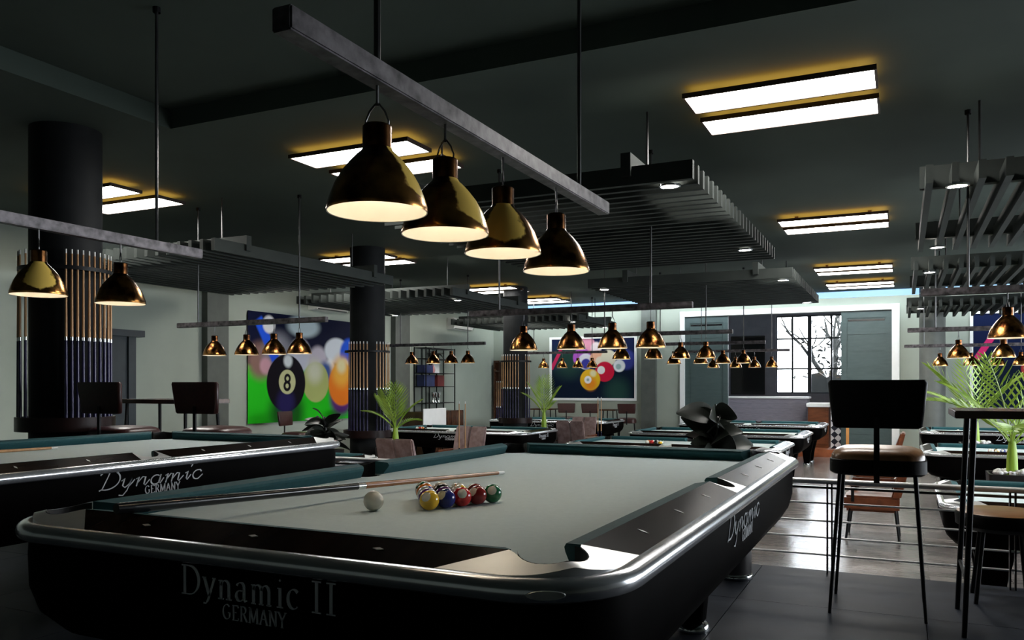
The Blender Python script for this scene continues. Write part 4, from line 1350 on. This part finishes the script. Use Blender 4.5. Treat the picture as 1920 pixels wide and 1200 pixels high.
# ------------------------------------------------------------------ posters
def framed(name, label, w_, h_, pm, loc, rz, fw, fm_, cat='poster'):
    t = thing(name, label, cat, loc, rz)
    uv_quad('print', pm, w_, h_, t)
    if fw:
        for (x0, x1, z0, z1) in ((-fw, w_ + fw, h_, h_ + fw), (-fw, w_ + fw, -fw, 0), (-fw, 0, 0, h_), (w_, w_ + fw, 0, h_)):
            MB().box(x0, x1, -0.02, 0.006, z0, z1).build('frame', fm_, t)
    return t
PW, PH = 3.7, 1.88
print_mat('print_green', (PW, PH), (0.02, 0.50, 0.015), (0.006, 0.008, 0.03), 0.98, [
    ('disc', 0.30, 1.05, 0.30, 0.12, (0.25, 0.14, 0.12)), ('disc', 0.75, 1.15, 0.40, 0.14, (0.22, 0.22, 0.26)),
    ('bar', 0.45, 1.42, 0.10, 0.03, (0.02, 0.10, 0.75), R(-58), 0.40), ('disc', 0.50, 1.68, 0.15, 0.03, (0.85, 0.85, 0.86)),
    ('disc', 1.40, 1.70, 0.42, 0.12, (0.55, 0.66, 0.70), 2.2), ('disc', 1.30, 1.18, 0.30, 0.05, (0.55, 0.56, 0.66)),
    ('disc', 1.80, 1.10, 0.26, 0.06, (0.55, 0.50, 0.58)), ('disc', 2.35, 1.30, 0.36, 0.05, (0.70, 0.74, 0.80), 1.5),
    ('disc', 0.42, 0.97, 0.14, 0.05, (0.55, 0.30, 0.36)), ('disc', 2.75, 1.25, 0.30, 0.05, (0.02, 0.10, 0.65)), ('disc', 2.15, 1.00, 0.14, 0.05, (0.85, 0.85, 0.86)),
    ('disc', 2.60, 1.02, 0.13, 0.04, (0.75, 0.85, 0.80)), ('disc', 2.00, 0.86, 0.22, 0.08, (0.05, 0.10, 0.30)),
    ('disc', 1.74, 0.70, 0.37, 0.02, (0.42, 0.46, 0.16)), ('disc', 1.70, 0.90, 0.20, 0.14, (0.62, 0.63, 0.48)),
    ('disc', 2.50, 0.42, 0.36, 0.10, (0.10, 0.03, 0.16)), ('disc', 2.52, 0.66, 0.41, 0.03, (0.80, 0.20, 0.02)), ('disc', 2.50, 0.90, 0.28, 0.14, (0.85, 0.42, 0.06)), ('disc', 2.50, 1.02, 0.14, 0.08, (0.8, 0.7, 0.4)),
    ('disc', 0.95, 0.15, 0.45, 0.18, (0.01, 0.10, 0.01)), ('disc', 0.94, 0.68, 0.50, 0.015, (0.008, 0.006, 0.010)), ('disc', 0.92, 0.34, 0.22, 0.10, (0.02, 0.015, 0.08)),
    ('disc', 0.98, 1.07, 0.11, 0.04, (0.60, 0.64, 0.66)), ('disc', 0.96, 0.70, 0.215, 0.012, (0.48, 0.48, 0.26)),
    ('disc', 0.965, 0.76, 0.085, 0.01, (0.008, 0.006, 0.010)), ('disc', 0.955, 0.63, 0.095, 0.01, (0.008, 0.006, 0.010)),
    ('disc', 0.965, 0.76, 0.035, 0.01, (0.48, 0.48, 0.26)), ('disc', 0.955, 0.63, 0.040, 0.01, (0.48, 0.48, 0.26))])
framed('wall_poster', 'wall poster of a black eight ball on green cloth', PW, PH, 'print_green', (XL + 0.03, 10.34, 0.504), R(90), 0.0, 'black_metal')
print_mat('print_navy', (2.19, 1.49), (0.006, 0.012, 0.028), (0.010, 0.016, 0.060), 0.7, [
    ('disc', 0.45, 0.95, 0.40, 0.25, (0.02, 0.055, 0.045)), ('disc', 1.75, 0.18, 0.30, 0.2, (0.02, 0.06, 0.05)),
    ('bar', 0.12, 0.98, 0.045, 0.01, (0.60, 0.03, 0.12), R(62), 0.28),
    ('disc', 0.95, 1.32, 0.22, 0.03, (0.70, 0.30, 0.42)), ('disc', 1.20, 1.26, 0.14, 0.03, (0.80, 0.70, 0.74)), ('disc', 0.82, 1.02, 0.24, 0.02, (0.42, 0.10, 0.55)),
    ('disc', 0.92, 0.92, 0.20, 0.02, (0.72, 0.72, 0.82)), ('disc', 0.93, 0.86, 0.13, 0.02, (0.05, 0.05, 0.32)), ('disc', 1.24, 0.98, 0.21, 0.02, (0.80, 0.42, 0.28)), ('disc', 1.30, 0.92, 0.12, 0.03, (0.8, 0.72, 0.6)),
    ('disc', 1.52, 1.00, 0.20, 0.02, (0.75, 0.70, 0.55)), ('disc', 1.98, 0.95, 0.24, 0.05, (0.04, 0.05, 0.25)), ('disc', 1.80, 0.80, 0.15, 0.02, (0.80, 0.82, 0.85)), ('disc', 1.78, 0.78, 0.07, 0.02, (0.35, 0.50, 0.50)),
    ('disc', 1.42, 0.66, 0.25, 0.015, (0.62, 0.015, 0.05)), ('disc', 1.33, 0.70, 0.10, 0.012, (0.8, 0.8, 0.8)),
    ('disc', 1.04, 0.46, 0.265, 0.015, (0.72, 0.42, 0.02)), ('disc', 1.05, 0.36, 0.15, 0.08, (0.75, 0.25, 0.02)), ('disc', 1.12, 0.62, 0.08, 0.04, (0.7, 0.65, 0.4)), ('disc', 0.98, 0.46, 0.095, 0.012, (0.80, 0.80, 0.82)), ('disc', 0.98, 0.46, 0.035, 0.02, (0.3, 0.4, 0.4))])
framed('framed_poster', 'white framed poster of coloured balls on navy', 2.19, 1.49, 'print_navy', (-8.12, YF - 0.012, 0.83), 0, 0.06, 'white_paint')
print_mat('print_navy_pink', (2.4, 1.93), (0.006, 0.012, 0.03), (0.008, 0.014, 0.05), 0.9, [
    ('bar', 0.28, 1.35, 0.06, 0.01, (0.65, 0.03, 0.16), R(58), 0.55), ('disc', 1.2, 0.8, 0.35, 0.02, (0.5, 0.05, 0.05)), ('disc', 1.7, 1.1, 0.35, 0.02, (0.1, 0.1, 0.4))])
framed('framed_poster', 'white framed navy poster with pink cue at the right edge', 2.4, 1.93, 'print_navy_pink', (1.31, YF - 0.012, 0.69), 0, 0.06, 'white_paint')

# ------------------------------------------------------------------ things along the walls
def aircon(label, loc, rz):
    t = thing('air_conditioner', label, 'air conditioner', loc, rz, 'white wall air conditioners')
    a = MB()
    a.loft([[(x_, 0.0, 0.0), (x_, -0.17, 0.02), (x_, -0.21, 0.10), (x_, -0.20, 0.25), (x_, -0.16, 0.28), (x_, 0.0, 0.28)] for x_ in (0.0, 0.95)])
    a.build('case', 'white_plastic', t)
    MB().box(0.06, 0.89, -0.20, -0.10, 0.018, 0.03).build('louvre', 'pilaster_paint', t)
    return t
aircon('white wall air conditioner above the green poster', (XL, 11.9, 2.52), R(90))
aircon('white wall air conditioner above the wire shelf wall', (XL, 16.95, 2.48), R(90))
t = thing('wire_shelf', 'black wire shelf unit against the left wall', 'shelf', (XL + 0.02, 15.45, 0))
for yy in (0.0, 0.32, 0.64, 0.96, 1.28):
    MB().box(0.0, 0.02, yy - 0.008, yy + 0.008, LF, 2.0).build('upright', 'black_metal', t)
    if yy in (0.0, 1.28):
        MB().box(0.30, 0.32, yy - 0.01, yy + 0.01, LF, 2.0).build('upright', 'black_metal', t)
for zz in (0.75, 1.12, 1.42, 1.74, 1.98):
    MB().box(0.0, 0.32, -0.01, 1.29, zz - 0.01, zz + 0.006).build('shelf', 'black_metal', t)
sy0 = 15.45
def shelf_thing(name, label, cat, x0, x1, y0, y1, z0, z1, m, bev=0.006):
    o = MB().box(x0, x1, y0, y1, z0, z1).build(name, m, bevel=bev)
    return tag(o, label, cat)
SX = XL + 0.06
shelf_thing('storage_box', 'dark blue box on the second wire shelf', 'box', SX, SX + 0.2, sy0 + 0.06, sy0 + 0.42, 1.426, 1.60, 'book_blue')
shelf_thing('storage_box', 'small dark red box on the third wire shelf', 'box', SX, SX + 0.2, sy0 + 0.62, sy0 + 0.92, 1.126, 1.38, 'book_red')
shelf_thing('storage_box', 'navy box on the third wire shelf', 'box', SX, SX + 0.2, sy0 + 0.05, sy0 + 0.50, 1.126, 1.38, 'book_blue')
shelf_thing('picture_card', 'white card standing on the second wire shelf', 'card', SX + 0.05, SX + 0.07, sy0 + 0.62, sy0 + 0.92, 1.426, 1.72, 'white_paint', 0.003)
t = thing('vase', 'pink vase beside the white card', 'vase', (SX + 0.12, sy0 + 0.52, 1.426))
MB().lathe([(0.0, 0), (0.05, 0), (0.07, 0.07), (0.05, 0.14), (0.03, 0.17), (0.035, 0.19)], 18).build('body', 'pink_paint', t, smooth=60)
for i, yy in enumerate((0.55, 0.66, 0.80)):
    t = thing('trophy', 'silver cup, %s from the left on the fourth wire shelf' % ORD[i], 'trophy', (SX + 0.12, sy0 + yy, 0.756), 0, 'silver cups on the wire shelf')
    MB().lathe([(0.0, 0), (0.04, 0), (0.04, 0.02), (0.012, 0.05), (0.012, 0.11), (0.04, 0.16), (0.045, 0.24), (0.0, 0.24)], 16).build('cup', 'chrome', t, smooth=60)
t = thing('shelf_plant', 'small dark plant on top of the wire shelf', 'plant', (SX + 0.13, sy0 + 0.62, 1.746))
MB().lathe([(0.0, 0), (0.05, 0), (0.07, 0.09), (0.06, 0.09), (0, 0.08)], 16).build('pot', 'white_plastic', t, smooth=50)
rr = random.Random(3)
for i in range(12):
    l_ = leaf_mesh(0.24, 0.09, 1.4).build('leaf', 'dark_leaf', t, smooth=60)
    l_.location = (0, 0, 0.09)
    l_.rotation_euler = (0, -rr.uniform(0.2, 1.2), 2.4 * i)
# cabinet with a white board below the shelf
t = thing('low_cabinet', 'dark red wooden cabinet below the wire shelf', 'cabinet', (-9.3, 14.25, LF))
MB().box(0, 0.5, 0, 1.7, 0.06, 1.05).build('body', 'table_wood', t, bevel=0.006)
MB().box(0.04, 0.46, 0.04, 1.66, 0, 0.06).build('plinth', 'cue_black', t)
for k in range(3):
    dd = MB().box(0.5, 0.515, 0.03 + k * 0.555, 0.56 + k * 0.555, 0.09, 1.02).build('door', 'table_wood', t, bevel=0.003)
    MB().tube([(0.535, 0.10 + k * 0.555, 0.62), (0.535, 0.10 + k * 0.555, 0.74)], 0.006, 6).build('handle', 'chrome', dd)
t = thing('sign_board', 'blank white board standing before the dark red cabinet', 'board', (-8.72, 14.14, LF))
MB().box(-0.02, 0.0, 0.0, 0.90, 0.74, 1.12).build('panel', 'white_paint', t, bevel=0.004)
for yy in (0.12, 0.78):
    MB().box(-0.02, 0.0, yy - 0.012, yy + 0.012, 0.0, 0.74).build('leg', 'black_metal', t)
    MB().box(-0.02, 0.16, yy - 0.012, yy + 0.012, 0.0, 0.015).build('foot', 'black_metal', t)
# wall cue cabinet in the far left corner
t = thing('cue_cabinet', 'dark brown wall cabinet of cues in the far left corner', 'cabinet', (-9.72, YF - 0.16, LF))
MB().box(0, 0.42, 0.12, 0.15, 0.3, 2.25).build('back_panel', 'table_wood', t)
for xx in (0.0, 0.38):
    MB().box(xx, xx + 0.04, 0.0, 0.12, 0.3, 2.25).build('side', 'table_wood', t)
for zz in (0.3, 1.95, 2.20):
    MB().box(0.04, 0.38, 0.0, 0.12, zz, zz + 0.05).build('shelf', 'table_wood', t)
for i in range(6):
    p = (-9.72 + 0.07 + 0.054 * i, YF - 0.10, LF + 0.352)
    dup(cue_proto, p, 0, 'upright cue, %s from the left in the corner wall cabinet' % ORD[i], 'cues in the corner wall cabinet')

# ------------------------------------------------------------------ entrance counter and what stands there
t = thing('reception_counter', 'grey wood clad reception counter with white top', 'counter', (-4.5, 20.6, EZ))
for k in range(9):
    MB().box(0, 2.45, 0.0, 0.03, 0.05 + k * 0.118, 0.05 + k * 0.118 + 0.115).build('board', 'grey_cladding', t)
MB().box(0, 2.45, 0.03, 0.55, 0.0, 1.11).build('carcass', 'blue_grey', t)
MB().box(-0.03, 2.48, -0.03, 0.6, 1.11, 1.155).build('top', 'white_paint', t, bevel=0.006)
t = thing('reception_desk', 'brown wooden desk with white top beside the counter', 'desk', (-1.98, 20.0, EZ))
MB().box(0, 0.45, 0.0, 0.6, 0.0, 0.93).build('body', 'desk_wood', t, bevel=0.008)
MB().box(-0.03, 0.48, -0.05, 0.64, 0.93, 1.02).build('top', 'white_paint', t, bevel=0.01)
MB().box(0.04, 0.41, -0.012, 0.0, 0.08, 0.88).build('front_panel', 'desk_wood', t, bevel=0.004)
t = thing('checker_post', 'black and white checkered post beside the brown desk', 'post', (-1.475, 19.85, EZ))
MB().box(0, 0.24, 0, 0.24, 0, 1.10).build('post', 'checker', t)
MB().box(-0.02, 0.26, -0.02, 0.26, 1.10, 1.14).build('cap', 'white_paint', t, bevel=0.005)
t = thing('timber_post', 'orange timber post beside the checkered post', 'post', (-1.12, 19.26, LF))
MB().box(0, 0.06, 0, 0.06, 0, 0.9).build('shaft', 'orange_wood', t)
MB().box(-0.01, 0.07, -0.01, 0.07, 0.9, 0.92).build('cap', 'orange_wood', t)
t = thing('wall_screen', 'black wall screen left of the entrance window', 'screen', (-4.35, EY - 0.02, 0.90))
MB().box(0, 0.92, -0.04, 0.0, 0, 1.62).build('frame', 'cue_black', t, bevel=0.006)
MB().box(0.03, 0.89, -0.045, -0.04, 0.03, 1.59).build('screen', 'black_gloss', t)
# tree and hedge outside the window
t = thing('outdoor_tree', 'bare dark tree outside the entrance window', 'tree', (-2.0, 26.2, -0.3))
rr = random.Random(12)
def branch(p, d, ln, r_, depth):
    q = p + d * ln
    m = p.lerp(q, 0.5) + Vector((rr.uniform(-1, 1), rr.uniform(-1, 1), rr.uniform(-1, 1))) * ln * 0.06
    MB().tube([p, m, q], [r_, r_ * 0.8, r_ * 0.6], 6).build('branch' if depth else 'trunk', 'hedge', t)
    if depth < 3:
        for _ in range(3):
            nd = (d + Vector((rr.uniform(-0.9, 0.9), rr.uniform(-0.5, 0.5), rr.uniform(-0.25, 0.7)))).normalized()
            branch(p.lerp(q, rr.uniform(0.55, 1.0)), nd, ln * rr.uniform(0.55, 0.8), r_ * 0.55, depth + 1)
branch(Vector((0, 0, 0)), Vector((0.05, 0, 1)), 1.9, 0.16, 0)
lv = MB()
for i in range(260):
    p = Vector((0.35 + rr.gauss(0, 0.42), rr.gauss(0, 0.3), 2.3 + rr.gauss(0, 0.6)))
    a, b = Vector((rr.uniform(-1, 1), rr.uniform(-1, 1), rr.uniform(-1, 1))).normalized() * 0.12, Vector((rr.uniform(-1, 1), rr.uniform(-1, 1), rr.uniform(-1, 1))).normalized() * 0.05
    n_ = a.cross(b).normalized() * 0.003
    lv.add([p - a, p + b, p + a, p - b, p - a + n_, p + b + n_, p + a + n_, p - b + n_], [(0, 1, 2, 3), (7, 6, 5, 4), (0, 4, 5, 1), (1, 5, 6, 2), (2, 6, 7, 3), (3, 7, 4, 0)])
o = lv.build('foliage', 'hedge', t)
o['kind'] = 'stuff'
hd = MB()
rr = random.Random(5)
secs = []
for i in range(13):
    x_ = -2.35 + 0.2 * i
    h_ = 1.45 + rr.uniform(-0.08, 0.08)
    secs.append([(x_, 24.6, -0.3), (x_, 25.0, -0.3), (x_, 25.0 + rr.uniform(-.05, .05), h_), (x_, 24.6 + rr.uniform(-.05, .05), h_)])
hd.loft(secs)
tag(hd.build('hedge', 'hedge'), 'low dark hedge outside the entrance window', 'hedge')
struct(MB().box(-14, 10, EY + 0.2, 40, -0.5, -0.3).build('ground_outside', 'grout'), 'paved ground outside the window')
